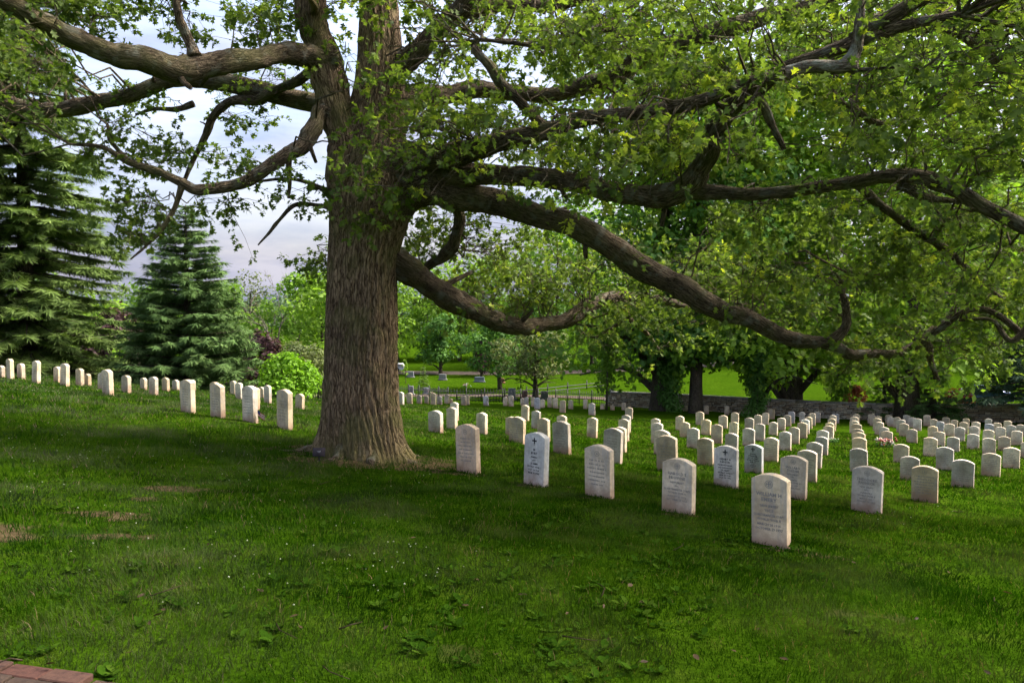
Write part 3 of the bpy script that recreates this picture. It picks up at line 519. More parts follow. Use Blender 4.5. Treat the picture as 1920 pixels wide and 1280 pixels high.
# left limbs
limb([(632, 125, 11.0, 20), (600, 113, 10.9, 19), (540, 104, 10.5, 19), (470, 108, 10.0, 21), (400, 122, 9.6, 23), (330, 128, 9.3, 23), (260, 114, 9.0, 21), (190, 92, 8.8, 20), (120, 62, 8.6, 20), (50, 22, 8.3, 19), (-40, -25, 8, 17), (-160, -60, 7.6, 13), (-300, -110, 7.4, 8)], segs=26)
limb([(365, 108, 9.4, 11), (350, 70, 9.4, 9), (334, 30, 9.3, 8), (326, -25, 9.2, 7), (300, -90, 9.1, 4)])
limb([(700, 215, 11.6, 20), (600, 195, 11.9, 17), (450, 160, 12.1, 15), (340, 145, 12.2, 15), (270, 168, 12.3, 14), (200, 190, 12.5, 14), (120, 206, 12.6, 13), (60, 205, 12.8, 11), (-20, 182, 13, 9), (-150, 165, 13.2, 6)], segs=20)
limb([(625, 120, 11.2, 12), (580, 138, 11.4, 10), (530, 165, 11.7, 9), (480, 187, 12, 9), (430, 192, 12.2, 8), (402, 218, 12.3, 7), (384, 258, 12.4, 6), (362, 300, 12.5, 5), (345, 338, 12.5, 3)], segs=12)
limb([(365, 195, 12.3, 5), (330, 205, 12.3, 5), (290, 205, 12.4, 4), (255, 215, 12.5, 3)], segs=8)
limb([(640, 225, 11, 18), (606, 205, 10.9, 15), (592, 245, 10.7, 17), (565, 275, 10.5, 16), (520, 305, 10.3, 13), (470, 335, 10.2, 11), (420, 350, 10.1, 10), (370, 356, 10.0, 10), (335, 338, 9.9, 8), (290, 320, 9.8, 7), (240, 302, 9.7, 6), (190, 276, 9.6, 4), (130, 270, 9.5, 2.5)], segs=18)
limb([(342, 345, 9.9, 6), (326, 395, 9.9, 4.5), (300, 435, 9.8, 3.5), (270, 465, 9.8, 2.5), (245, 486, 9.7, 1.5)], segs=8)
limb([(240, 302, 9.7, 4), (205, 260, 9.8, 3.5), (203, 235, 9.8, 3), (190, 225, 9.9, 2)], segs=8)
limb([(540, 290, 10.4, 6), (543, 330, 10.4, 4), (541, 372, 10.4, 3)], segs=8, leafy=False)
limb([(700, 385, 11.2, 12), (628, 366, 10.95, 11), (600, 352, 10.8, 5), (565, 338, 10.7, 4), (520, 336, 10.6, 3), (475, 342, 10.5, 2)], segs=8)
limb([(700, 405, 11.2, 8), (640, 396, 11, 7), (600, 385, 10.9, 4.5), (555, 383, 10.8, 4), (525, 412, 10.7, 3.5), (505, 436, 10.6, 3), (484, 460, 10.6, 1.5)], segs=8, leafy=False)
# right limbs
limb([(705, 480, OD, 40), (745, 500, 11.3, 27), (790, 522, 11.6, 23), (850, 556, 12, 21), (910, 592, 12.4, 19), (970, 611, 12.8, 17), (1030, 610, 13.2, 15), (1085, 585, 13.6, 14), (1140, 562, 14, 12), (1200, 557, 14.4, 9), (1260, 566, 14.8, 7), (1330, 585, 15.2, 5)], segs=22)
limb([(1170, 566, 14.3, 5), (1182, 600, 14.3, 5), (1215, 628, 14.4, 4), (1240, 660, 14.5, 2)], segs=8)
limb([(1180, 595, 14.3, 3), (1140, 618, 14.4, 3), (1112, 632, 14.5, 2.5), (1080, 615, 14.6, 2)], segs=8)
limb([(835, 372, 11.2, 10), (862, 410, 11.3, 11), (850, 450, 11.5, 12), (830, 480, 11.8, 11), (800, 500, 12, 8)], segs=12)
limb([(720, 370, OD, 48), (785, 358, 11.1, 30), (850, 366, 11.0, 26), (950, 386, 10.9, 21), (1040, 410, 10.8, 20), (1120, 448, 10.7, 19), (1200, 497, 10.7, 19), (1270, 533, 10.8, 19), (1340, 580, 10.9, 17), (1410, 602, 11, 15), (1480, 632, 11.1, 14), (1550, 647, 11.2, 13), (1610, 664, 11.3, 12), (1670, 662, 11.4, 9), (1720, 645, 11.5, 6)], segs=26)
limb([(1560, 644, 11.2, 9), (1585, 612, 11.2, 8), (1586, 575, 11.3, 7), (1580, 545, 11.4, 5), (1598, 515, 11.5, 3)], segs=10)
limb([(1715, 650, 11.4, 7), (1745, 625, 11.4, 9), (1780, 600, 11.5, 8), (1790, 575, 11.5, 4)], segs=10)
limb([(1740, 630, 11.4, 7), (1742, 665, 11.4, 6), (1755, 700, 11.4, 4), (1762, 716, 11.4, 2)], segs=8)
limb([(740, 340, OD, 46), (830, 333, 10.9, 25), (930, 330, 10.5, 20), (1050, 342, 10, 18), (1150, 362, 9.6, 18), (1230, 366, 9.3, 21), (1290, 350, 9.0, 22), (1315, 305, 8.8, 20), (1345, 245, 8.5, 19), (1390, 185, 8.2, 19), (1450, 140, 8, 17), (1540, 100, 7.8, 15), (1660, 60, 7.6, 12), (1800, 30, 7.4, 8)], segs=26)
limb([(1270, 356, 9.1, 15), (1350, 363, 8.9, 13), (1450, 364, 8.6, 12), (1550, 352, 8.4, 12), (1640, 334, 8.2, 14), (1710, 330, 8.1, 15), (1770, 346, 8, 15), (1840, 388, 7.8, 14), (1920, 425, 7.6, 13), (2040, 470, 7.2, 10), (2200, 500, 6.8, 6)], segs=22)
limb([(1690, 345, 8.1, 8), (1740, 372, 8.2, 7), (1790, 378, 8.3, 5)], segs=10)
limb([(740, 305, OD, 40), (800, 300, 10.8, 24), (850, 292, 10.5, 22), (910, 275, 10.1, 20), (970, 262, 9.8, 18), (1030, 243, 9.4, 17), (1100, 222, 9.0, 15), (1200, 208, 8.6, 13), (1300, 190, 8.2, 12), (1400, 160, 7.8, 12), (1480, 135, 7.5, 12)], segs=22)
limb([(1470, 138, 7.5, 12), (1530, 126, 7.4, 13), (1585, 126, 7.4, 14), (1606, 130, 7.4, 9)], pale_bark, segs=14, name='dead_limb', leafy=False)
limb([(1588, 124, 7.4, 12), (1604, 95, 7.4, 11), (1611, 55, 7.35, 10), (1612, 10, 7.3, 9), (1606, -50, 7.3, 7)], pale_bark, segs=12, name='dead_limb')
limb([(1600, 130, 7.4, 4), (1640, 130, 7.3, 3), (1680, 126, 7.2, 2.5), (1730, 128, 7.1, 2)], segs=8)
limb([(730, 200, 11.6, 34), (800, 180, 11.9, 19), (880, 172, 12.2, 16), (970, 176, 12.4, 15), (1060, 172, 12.5, 16), (1140, 145, 12.4, 19), (1220, 105, 12.2, 18), (1320, 65, 12, 16), (1450, 30, 11.8, 13), (1600, -10, 11.5, 9)], segs=20)
limb([(725, 140, OD, 24), (775, 105, 11.1, 19), (820, 60, 11, 19), (865, 10, 10.8, 19), (910, -50, 10.5, 17), (980, -140, 10, 12)], segs=18)
limb([(850, 25, 11, 14), (940, 12, 11.3, 15), (1020, 12, 11.5, 15), (1100, -8, 11.6, 13), (1200, -50, 11.8, 9)], segs=14)
limb([(1020, 240, 9.5, 8), (985, 200, 9.4, 9), (945, 160, 9.3, 10), (915, 122, 9.2, 9), (888, 88, 9.2, 7)], segs=10, name='broken_limb', leafy=False)
limb([(900, 75, 9.2, 3), (960, 80, 9, 4), (1020, 90, 8.8, 4), (1042, 88, 8.7, 3), (1080, 60, 8.5, 3), (1140, 60, 8.2, 2)], segs=8)
limb([(1560, 30, 11.6, 8), (1700, 40, 11.2, 10), (1790, 60, 11, 11), (1850, 100, 10.9, 9), (1890, 150, 10.8, 4)], segs=12)
limb([(1610, 350, 10.6, 8), (1660, 392, 10.6, 8), (1720, 432, 10.6, 8), (1780, 474, 10.6, 7), (1840, 530, 10.6, 5), (1880, 560, 10.6, 3)], segs=12)
limb([(1760, 440, 10.6, 5), (1755, 420, 10.5, 6), (1800, 405, 10.4, 4)], segs=8)
limb([(1990, 690, 9.8, 6), (1930, 640, 9.9, 6), (1870, 590, 10, 6), (1820, 580, 10.1, 6), (1770, 610, 10.2, 5), (1730, 645, 10.3, 3)], segs=10)
limb([(2040, 560, 9.5, 8), (1960, 580, 9.7, 7), (1900, 640, 9.8, 5), (1860, 600, 9.9, 4), (1800, 600, 10, 3)], segs=8)
limb([(1410, 165, 8.0, 7), (1440, 220, 8.1, 7), (1470, 280, 8.2, 5)], segs=8)
limb([(1600, 205, 9.6, 6), (1640, 230, 9.6, 6), (1690, 225, 9.6, 4)], segs=8)
for rows in ([(700, -100, OD, 20), (760, -220, 10, 14), (900, -330, 8.5, 10), (1100, -420, 7.2, 5)], [(690, -80, OD, 18), (620, -260, 9.5, 13), (540, -420, 7.6, 9), (500, -600, 6.3, 4)],
             [(700, -160, OD, 18), (800, -300, 12.5, 12), (900, -330, 14.5, 8), (1000, -330, 16.5, 4)], [(690, -60, OD, 16), (560, -160, 13, 11), (430, -200, 15, 7), (330, -220, 17, 3)],
             [(690, -250, OD, 14), (690, -400, 11, 10), (700, -560, 10.8, 4)], [(570, -120, 10.6, 14), (450, -300, 9.4, 10), (300, -440, 8.2, 5)]):
    limb(rows, segs=10)

# leaves: lobed oak leaves in sprays at the ends of twigs
OL = [(0, 0, 0), (.16, .05, .01), (.48, .09, .02), (.78, .06, 0), (.16, -.05, .01), (.48, -.09, .02), (.78, -.06, 0), (.40, .31, .07), (.76, .30, .05), (.40, -.31, .07), (.76, -.30, .05), (1.0, 0, -.09)]
OT = [(0, 4, 1), (1, 4, 5), (1, 5, 2), (2, 5, 6), (2, 6, 3), (3, 6, 11), (1, 2, 7), (2, 3, 8), (5, 4, 9), (6, 5, 10)]
OL = np.array(OL, float)
oak_leaf = leaf_mat('oak_leaf', (.060, .104, .018), (.172, .248, .038), .5, (.38, .44, .04), .015)
ALL = np.concatenate([np.concatenate([l, np.full((len(l), 1), k)], 1) for k, l in enumerate(LIMBS)])
crown = Geo(); twig = Geo()
def project(p):
    q = np.asarray(p, float) - [0, 0, CAMZ]; dpt = q[..., 1] * math.cos(PITCH) - q[..., 2] * math.sin(PITCH); u = q[..., 1] * math.sin(PITCH) + q[..., 2] * math.cos(PITCH)
    return 960 + FPX * q[..., 0] / dpt, 640 - FPX * u / dpt, dpt
AX, AY, AD = project(ALL[:, :3]); AR = ALL[:, 3] * FPX / AD; BIG = AR > 6
TX, TY, TD = project(TP[:, :3]); TR = TP[:, 3] * FPX / TD
AX, AY, AD, AR = [np.concatenate([a_[BIG], b_]) for a_, b_ in ((AX, TX), (AY, TY), (AD, TD), (AR, TR))]
def shy(p):
    """leaves mostly keep to the upper side and the far side of the heavy limbs"""
    x, y, d = project(p); k = (np.hypot(AX - x, AY - (y + 10)) < AR + 16) & (d < AD + .1); return bool(k.any()) and rng.uniform() < .56
sprays = []                                     # (pos, dir, tint, scale)
def twig_to(a, b, r, sag=.08, n=5, jit=.05):
    t = np.linspace(0, 1, n)[:, None]; L = np.linalg.norm(b - a); p = a + (b - a) * t
    p[1:-1] += rng.normal(0, jit * L, (n - 2, 3)); p[:, 2] += sag * L * np.sin(t[:, 0] * math.pi)
    twig.tube(p, np.linspace(r, r * .35, n), 3 if r < .012 else 5, cap=False, seed=rng.integers(50)); return p
def bough(c, spread, n, tint=.45, scale=1.0, droop=-.15):
    """one leafy bough: a branch from the nearest limb to c and n sprays of leaves around it"""
    c = np.asarray(c, float); dd = np.linalg.norm(ALL[:, :3] - c, axis=1) + .35 * np.abs(ALL[:, 2] - c[2]); j = int(np.argmin(dd)); a = ALL[j, :3]; L = np.linalg.norm(c - a)
    if shy(c) and rng.uniform() < .6: return
    if L > .25: path = twig_to(a, c, min(.006 + .007 * L, ALL[j, 3] * .8), .1, 7, .06)
    else: path = np.stack([a, c])
    for k in range(n):
        e = c + rng.normal(0, 1, 3) * spread
        if shy(e): continue
        s0 = path[rng.integers(len(path) // 2, len(path))]; twig_to(s0, e, .005, .06, 4, .07)
        dr = unit(e - s0 + rng.normal(0, .25, 3) * np.linalg.norm(e - s0) + np.array([0, 0, droop * np.linalg.norm(e - s0)])); sprays.append((e, dr, tint, scale))
def fill(px0, py0, px1, py1, d0, d1, nb, n=7, spread=(.34, .34, .2), tint=.42, scale=1.0, thr=None):
    for _ in range(nb):
        px, py, d = rng.uniform(px0, px1), rng.uniform(py0, py1), rng.uniform(d0, d1)
        if thr is not None and noise2(np.array([px / 95.]), np.array([py / 70.]), 77)[0] < thr: continue
        bough(at(px, py, d), np.array(spread), n, tint, scale)
def along(k, t0, t1, nb, off=.5, n=6, spread=(.3, .3, .18), up=.25, tint=.42):
    l = LIMBS[k]
    for _ in range(nb):
        p = l[int(rng.uniform(t0, t1) * (len(l) - 1)), :3]; bough(p + rng.normal(0, off, 3) * [1, 1, .6] + [0, 0, up * off], np.array(spread), n, tint)
# left side: light sprays with sky between them
for k in range(1, len(LIMBS)): along(k, .35, 1.0, 2 if LIMBS[k][-1, 0] > 0 else 1, .35, 5, up=.6)
for q in ((-40, -20, 140, 60, 8, 11, 10), (-20, 60, 120, 250, 9.5, 13, 18), (130, -20, 330, 50, 8.5, 11, 7), (340, 0, 600, 80, 9.5, 12.5, 14), (390, 130, 560, 190, 11.5, 13, 8),
          (190, 160, 330, 240, 12, 13.5, 4), (190, 275, 290, 330, 9.5, 10.5, 3), (260, 250, 400, 320, 11, 12.5, 5), (400, 200, 500, 240, 11.5, 12.8, 3), (210, 370, 320, 440, 9.6, 10.4, 6), (350, 380, 450, 420, 9.8, 10.8, 2),
          (450, 260, 590, 320, 10, 11.5, 4), (550, 340, 630, 400, 10, 11, 3), (200, 410, 250, 455, 9.6, 10, 2), (565, 460, 625, 525, 11.6, 12.4, 5), (200, 230, 290, 260, 9.6, 10.2, 2), (500, 0, 600, 90, 10, 12, 5), (140, 260, 200, 290, 9.5, 9.9, 2)):
    fill(*q, spread=(.26, .26, .14), n=8, tint=.3)
# around the trunk
for q in ((630, -10, 790, 110, 9.4, 10.8, 24), (650, 110, 820, 240, 9.2, 10.4, 22), (630, 240, 840, 390, 9.0, 10.4, 26), (650, 370, 720, 430, 10, 10.5, 4)): fill(*q, tint=.45, n=8)
# right side: dense
for q in ((760, -20, 1000, 130, 8.5, 12.5, 46), (760, 130, 1000, 330, 8.8, 12.5, 34), (1000, -20, 1300, 160, 7.6, 12.5, 58), (1000, 160, 1300, 340, 7.6, 11, 54), (1300, -20, 1620, 160, 6.8, 12, 46), (1300, 150, 1640, 340, 6.8, 10.5, 42), (1620, -20, 1960, 180, 6.5, 11.5, 42), (1620, 170, 1960, 380, 6.8, 10.8, 34)):
    fill(*q, tint=.42, thr=-.22, n=10)
for q in ((750, 390, 960, 500, 11.6, 13.2, 20), (830, 480, 1010, 580, 12.2, 13.6, 13), (960, 500, 1150, 590, 12.4, 14, 22), (1000, 420, 1200, 540, 11.5, 14, 12), (1130, 470, 1400, 600, 11, 14.5, 30), (1100, 560, 1300, 660, 13, 15, 10),
          (1380, 420, 1640, 620, 10.5, 13, 34), (1560, 380, 1800, 560, 9.8, 12, 24), (1640, 560, 1920, 690, 9.8, 12, 34), (1780, 380, 1960, 560, 8, 11.5, 24), (1560, 630, 1760, 715, 10.8, 12.2, 11), (1740, 640, 1960, 740, 9.8, 11.5, 7), (745, 540, 900, 640, 12, 13.5, 6), (1300, 370, 1600, 440, 9.5, 12, 10)):
    fill(*q, tint=.4, thr=-.32, n=9)
# bright young tips near the viewer
for q in ((1380, 120, 1480, 200, 6.6, 7.2, 4), (980, 330, 1100, 400, 8.6, 9.2, 6), (1160, 220, 1320, 330, 7.4, 8, 8), (1270, 10, 1300, 30, 6.6, 6.8, 1), (900, 330, 1000, 380, 9, 9.5, 4)): fill(*q, n=5, tint=.78, spread=(.22, .22, .16))
# the rest of the crown above and outside the picture, then added shading boughs
for q in ((-600, -700, 2400, -60, 6, 13, 60), (-700, -300, 100, 0, 7, 15, 16), (-500, 0, -60, 250, 7.5, 13, 8), (1960, -500, 2900, 380, 5.8, 10.5, 48), (300, -400, 1400, -40, 13, 17, 26), (-400, -1200, 2000, -700, 6, 11, 16)):
    fill(*q, n=8, spread=(.5, .5, .3), scale=1.15)
limb([(1600, 80, 7.7, 12), (1900, -120, 7.2, 11), (2300, -420, 6.2, 9), (2900, -800, 5.2, 5)], segs=10); ALL = np.concatenate([ALL, np.concatenate([LIMBS[-1], np.full((len(LIMBS[-1]), 1), 0)], 1)])  # limb added to carry the shading boughs below
for _ in range(62): bough(np.array([rng.uniform(2.8, 10.5), rng.uniform(1.5, 8.2), rng.uniform(5.8, 9.6)]), np.array([.5, .5, .3]), 8, .4, 1.15)  # unseen boughs put in to shade the near lawn

S_p = np.array([s[0] for s in sprays]); S_d = np.array([s[1] for s in sprays]); S_t = np.array([s[2] for s in sprays]); S_s = np.array([s[3] for s in sprays])
near_ = np.clip(1.25 - S_p[:, 1] / 40, .8, 1)
NL = 10
pos = np.repeat(S_p, NL, 0); dr0 = np.repeat(S_d, NL, 0); nS = len(S_p)
bk_ = np.tile(np.concatenate([np.zeros(5), np.array([.04, .08, .12, .17, .22])]), nS)
pos = pos - dr0 * bk_[:, None] + rng.normal(0, .012, pos.shape)
lat = rng.normal(0, 1, pos.shape); lat -= dr0 * (lat * dr0).sum(1, keepdims=True); lat = unit(lat)
op = np.tile(np.array([.25, .75, .85, .95, .8, 1.1, 1.2, 1.15, 1.2, 1.2]), nS) + rng.normal(0, .2, len(pos))
ld = dr0 * np.cos(op)[:, None] + lat * np.sin(op)[:, None]; ld[:, 2] -= .22 + rng.uniform(-.2, .3, len(pos)); ld = unit(ld)
nr = np.array([0, 0, 1.]) + rng.normal(0, .45, pos.shape); nr = nr - ld * (nr * ld).sum(1, keepdims=True)
Lf = rng.uniform(.08, .145, len(pos)) * np.repeat(S_s, NL)
tn = np.clip(np.repeat(S_t + rng.normal(0, .2, nS), NL) + rng.normal(0, .10, len(pos)) + (rng.uniform(0, 1, len(pos)) > .985) * .35, 0, 1)
crown.leaves(pos, ld, nr, Lf, OL, OT, tn, rng.uniform(.85, 1.25, len(pos)))
link('crown', crown.mesh('crown', oak_leaf), oak); link('twigs', twig.mesh('twigs', limb_bark, True), oak)
print('oak sprays', nS, 'leaves', len(pos), 'tris', len(pos) * len(OT))

# ------------------------------------------------------------------ trees, shrubs and woods behind
DIA = np.array([(0, 0, 0), (.45, .32, .05), (1, 0, -.08), (.45, -.32, .05)]); DIT = [(0, 1, 2), (0, 2, 3)]
TRI = np.array([(0, .5, 0), (0, -.5, 0), (1, 0, -.1)]); TRT = [(0, 1, 2)]
def foliage(g, centres, radii, n, size, tint=.45, flat=.75, shell=.45, droop=0.0):
    """leaves spread through clumps: n in all, over clumps given by centre and radius"""
    centres = np.asarray(centres, float); radii = np.asarray(radii, float)
    w = radii ** 2; k = rng.choice(len(centres), n, p=w / w.sum())
    d = unit(rng.normal(0, 1, (n, 3))); q = rng.uniform(shell, 1, n) ** .6
    q = q * (1 + .25 * noise(d * 2.5 + k[:, None] * 3.7, 4))
    p = centres[k] + d * (radii[k] * q)[:, None] * np.array([1, 1, flat])
    nr = d * .9 + np.array([0, 0, .7]) + rng.normal(0, .45, (n, 3)); ld = rng.normal(0, 1, (n, 3)) + d * .4 - np.array([0, 0, droop]); ld -= unit(nr) * (ld * unit(nr)).sum(1, keepdims=True)
    ct = rng.normal(0, .12, len(centres))
    g.leaves(p, ld, nr, size * rng.uniform(.6, 1.4, n), DIA, DIT, np.clip(tint + ct[k] + rng.normal(0, .1, n), 0, 1))
def tree(name, label, x, y, h, cr, cb, mat, bark, n=9000, size=.3, tr_=.3, tint=.45, clumps=46, lean=(0, 0), squash=1.0, group=None, cat='tree', csize=(.2, .36), flat=.7, droop=0, nbr=9, top=.75):
    z = g1(x, y) - .1; o = empty(name, (x, y, z)); tag(o, label, cat, group)
    g = Geo(); hh = h * .8
    tp = smooth_path([(0, 0, -.15, tr_ * 1.7), (lean[0] * .08, lean[1] * .08, .35, tr_ * 1.15), (lean[0] * .3, lean[1] * .3, hh * .35, tr_ * .85), (lean[0] * .7, lean[1] * .7, hh * .7, tr_ * .5), (lean[0], lean[1], hh, tr_ * .12)], 6)
    g.tube(tp[:, :3], tp[:, 3], 14, .12, seed=int(rng.integers(90)))
    C_, R_ = [], []
    for k in range(nbr):
        t = rng.uniform(max(.25, cb / h * 1.05), .85); a = k * 2.4 + rng.uniform(-.4, .4); b0 = tp[int(t * (len(tp) - 1)), :3]
        e = np.array([math.cos(a) * cr * .75, math.sin(a) * cr * .75, 0]) * (1.15 - .5 * t) + [lean[0] * t, lean[1] * t, min(h * .93, b0[2] + rng.uniform(.02, .16) * h)]
        bp_ = smooth_path([tuple(b0) + (tr_ * .42,), tuple(b0 * .55 + e * .45 + [0, 0, .05 * h]) + (tr_ * .25,), tuple(e) + (tr_ * .06,)], 5); g.tube(bp_[:, :3], bp_[:, 3], 7, .1, seed=k)
    link('trunk', g.mesh('trunk', bark, True), o)
    for k in range(clumps):
        t = (k + .5) / clumps; zz = cb + (h - cb) * t; prof = math.sqrt(max(0.02, 1 - ((t - .42) / (.6 if t > .42 else .52)) ** 2)) if top < .9 else (1 - t) ** .8 + .05
        a = k * 2.399; q = cr * prof * (rng.uniform(.35, .95) if k % 3 else rng.uniform(.0, .5))
        C_.append((lean[0] * t + q * math.cos(a), lean[1] * t + q * math.sin(a) * squash, zz + rng.uniform(-.05, .05) * h)); R_.append(cr * rng.uniform(*csize))
    c = Geo(); foliage(c, C_, R_, n, size, tint, flat, droop=droop); link('crown', c.mesh('crown', mat), o)
    return o
def conifer(name, label, x, y, h, cr, mat, bark, cb=.3, layers=34, per=11, size=.34, droop=.25, gap=0.0, nleaf=34, tr_=.22, tint=.4, up=.15, power=.85, twiggy=None):
    z = g1(x, y) - .1; o = empty(name, (x, y, z)); tag(o, label, 'tree')
    g = Geo(); tp = np.array([(0, 0, -.1, tr_ * 1.3), (0, 0, h * .5, tr_ * .7), (.02, 0, h, .02)]); tp = smooth_path(tp, 6); g.tube(tp[:, :3], tp[:, 3], 10, .1)
    P_, D_, N_, L_, T_ = [], [], [], [], []
    for i in range(layers):
        t = (i + rng.uniform(0, .6)) / layers; zz = cb + (h - cb) * t; r0 = cr * (1 - t) ** power + .12
        for k in range(max(4, int(per * (1 - .55 * t)))):
            a = rng.uniform(0, 6.283); rb = r0 * rng.uniform(.68, 1.08)
            if rng.uniform() < gap: continue
            m = 6; s = np.linspace(0, 1, m); el = up - droop * 1.6 * s + .55 * droop * s ** 3
            bx = np.stack([np.cos(a) * rb * s, np.sin(a) * rb * s, zz + rb * (up * s - droop * s ** 1.5 + .35 * droop * s ** 3)], 1)
            if rb > .5: g.tube(bx, np.linspace(.02 + .012 * rb, .006, m), 4, cap=False)
            nn = max(6, int(nleaf * rb / cr)); u = rng.uniform(.12, 1, nn) ** .75
            p = np.stack([np.interp(u, s, bx[:, q]) for q in range(3)], 1); ax_ = np.array([math.cos(a), math.sin(a), 0]); sd_ = np.array([-math.sin(a), math.cos(a), 0])
            sg = np.where(rng.uniform(size=nn) < .5, 1, -1); fw = rng.uniform(.25, 1.1, nn)
            dd = ax_ * fw[:, None] + sd_ * (sg * rng.uniform(.3, 1.0, nn))[:, None] + np.array([0, 0, 1.]) * rng.uniform(-.7, .12, nn)[:, None]
            P_.append(p); D_.append(dd); N_.append(np.array([0, 0, 1.]) + rng.normal(0, .35, (nn, 3))); L_.append(size * rng.uniform(.6, 1.35, nn) * (.55 + .6 * min(1, rb / cr + .25))); T_.append(np.clip(tint + .25 * u - .1 + rng.normal(0, .12, nn) + .1 * rng.normal(), 0, 1))
    link('trunk', g.mesh('trunk', bark, True), o)
    c = Geo(); P_, D_, N_, L_, T_ = map(np.concatenate, (P_, D_, N_, L_, T_))
    c.leaves(P_, D_, N_, L_, np.array([(0, .07, 0), (0, -.07, 0), (1, 0, -.14), (.12, .05, 0), (.3, .02, 0), (.78, .42, -.05), (.22, -.05, 0), (.4, -.02, 0), (.88, -.40, -.05)]), [(0, 1, 2), (3, 4, 5), (7, 6, 8)], T_, rng.uniform(.7, 1.2, len(P_)))
    link('crown', c.mesh('crown', mat), o)
    if twiggy:
        d_ = Geo()
        for k in range(14):
            a = rng.uniform(0, 6.28); zb = h - rng.uniform(.1, 1.3); e = np.array([math.cos(a) * .28, math.sin(a) * .28, zb + rng.uniform(.25, .5)]); d_.tube([(0, 0, zb), tuple(e * .6 + np.array([0, 0, zb * .4])), tuple(e)], [.02, .013, .005], 4, cap=False)
        link('dead_top', d_.mesh('dead_top', twiggy, True), o)
    return o
dark_bark = bark_mat('tree_bark', (.05, .042, .034), (.14, .12, .095), moss=.2, sc=.9)
grey_bark = bark_mat('grey_bark', (.11, .10, .085), (.26, .235, .2), sc=.9)
lf_mid = leaf_mat('leaf_mid', (0.072, 0.145, 0.017), (0.179, 0.330, 0.031), .45, (0.312, 0.460, 0.043))
lf_bright = leaf_mat('leaf_bright', (0.103, 0.193, 0.021), (0.238, 0.394, 0.038), .5, (0.341, 0.469, 0.059))
lf_deep = leaf_mat('leaf_deep', (0.037, 0.098, 0.019), (0.106, 0.234, 0.040), .35, (0.164, 0.328, 0.056))
lf_purple = leaf_mat('leaf_purple', (0.029, 0.015, 0.021), (0.081, 0.042, 0.047), .25, (0.119, 0.066, 0.066))
lf_olive = leaf_mat('leaf_olive', (0.072, 0.098, 0.033), (0.156, 0.189, 0.065), .35, (0.208, 0.234, 0.091))
ndl_dark = leaf_mat('needle_dark', (0.063, 0.109, 0.029), (0.176, 0.263, 0.063), .25, (0.286, 0.372, 0.101))
ndl_blue = leaf_mat('needle_blue', (.046, .094, .030), (.120, .200, .066), .15, (.19, .27, .10), 0)
ndl_cedar = leaf_mat('needle_cedar', (0.024, 0.051, 0.032), (0.063, 0.112, 0.063), .2, (0.098, 0.176, 0.098))
lf_shrub = leaf_mat('leaf_shrub', (0.076, 0.177, 0.008), (0.190, 0.380, 0.015), .5, (0.304, 0.506, 0.025))
lf_red = leaf_mat('leaf_red', (.14, .035, .02), (.30, .09, .045), .35)

def T(fn, name, label, px, d, *a, **k):
    x, y = gx(px, d); return fn(name, label, x, y, *a, **k)
# big trees inside the wall
T(tree, 'shade_tree', 'tall leafy tree with thick ivy-wrapped trunk in front of the stone wall', 1242, 48.5, 25, 9.5, 3.9, lf_mid, dark_bark, n=17000, size=.42, tr_=.72, clumps=70, droop=.3)
T(tree, 'shade_tree', 'tall leafy tree with slim bare trunk close beside the ivy-wrapped tree', 1306, 47, 21, 7.0, 3.9, lf_deep, dark_bark, n=11000, size=.4, tr_=.40, clumps=54, droop=.3)
T(tree, 'shade_tree', 'tall tree whose trunk is buried in a column of ivy', 1422, 46.5, 21, 6.5, 3.4, lf_bright, dark_bark, n=9000, size=.4, tr_=.34, clumps=44)
T(tree, 'shade_tree', 'tall bright tree with flared trunk standing against the stone wall', 1487, 50.5, 26, 8.5, 4.2, lf_bright, dark_bark, n=14000, size=.44, tr_=.62, clumps=62)
T(tree, 'shade_tree', 'big dark-trunked tree at the back of the headstone rows', 1703, 45.5, 25, 8.5, 3.8, lf_bright, dark_bark, n=15000, size=.42, tr_=.62, clumps=62)
T(tree, 'shade_tree', 'tall leafy tree rising behind the dark low conifer', 1960, 52, 26, 9, 4.5, lf_bright, dark_bark, n=12000, size=.46, tr_=.55, clumps=56)
def clad(label, px, d, r, h0, h1, n, mat=lf_deep, name='ivy', size=.2):
    x, y = gx(px, d); z = g1(x, y); o = empty(name, (x, y, z)); tag(o, label, 'ivy')
    c = Geo(); k = max(5, int((h1 - h0) / (r * .55))); C_ = [(rng.normal(0, r * .28), rng.normal(0, r * .28), h0 + (h1 - h0) * (q + .5) / k) for q in range(k)]
    foliage(c, C_, [r * rng.uniform(.65, .95) for _ in C_], n, size, .45, .9, droop=.5); link('foliage', c.mesh('foliage', mat), o)
    s = Geo(); s.tube([(0, 0, -.1), (.05, 0, (h0 + h1) * .5), (0, .04, h1)], [.07, .05, .02], 6); link('stem', s.mesh('stem', dark_bark, True), o)
clad('thick dark ivy climbing the side of the wide trunk', 1262, 47.2, .9, .1, 3.2, 3600, lf_deep, size=.14)
clad('tall column of ivy hiding a whole trunk before the wall', 1421, 45.6, .9, .0, 4.6, 5200, lf_deep, size=.14)
clad('hanging leafy vine in front of the bright lawn gap', 1570, 49, .95, 1.3, 5.2, 3400, lf_mid, 'hanging_vine', .16)
clad('drooping leafy branch end hanging low near the wall corner', 1138, 47, .8, 1.3, 5.0, 2600, lf_mid, 'hanging_vine', .16)
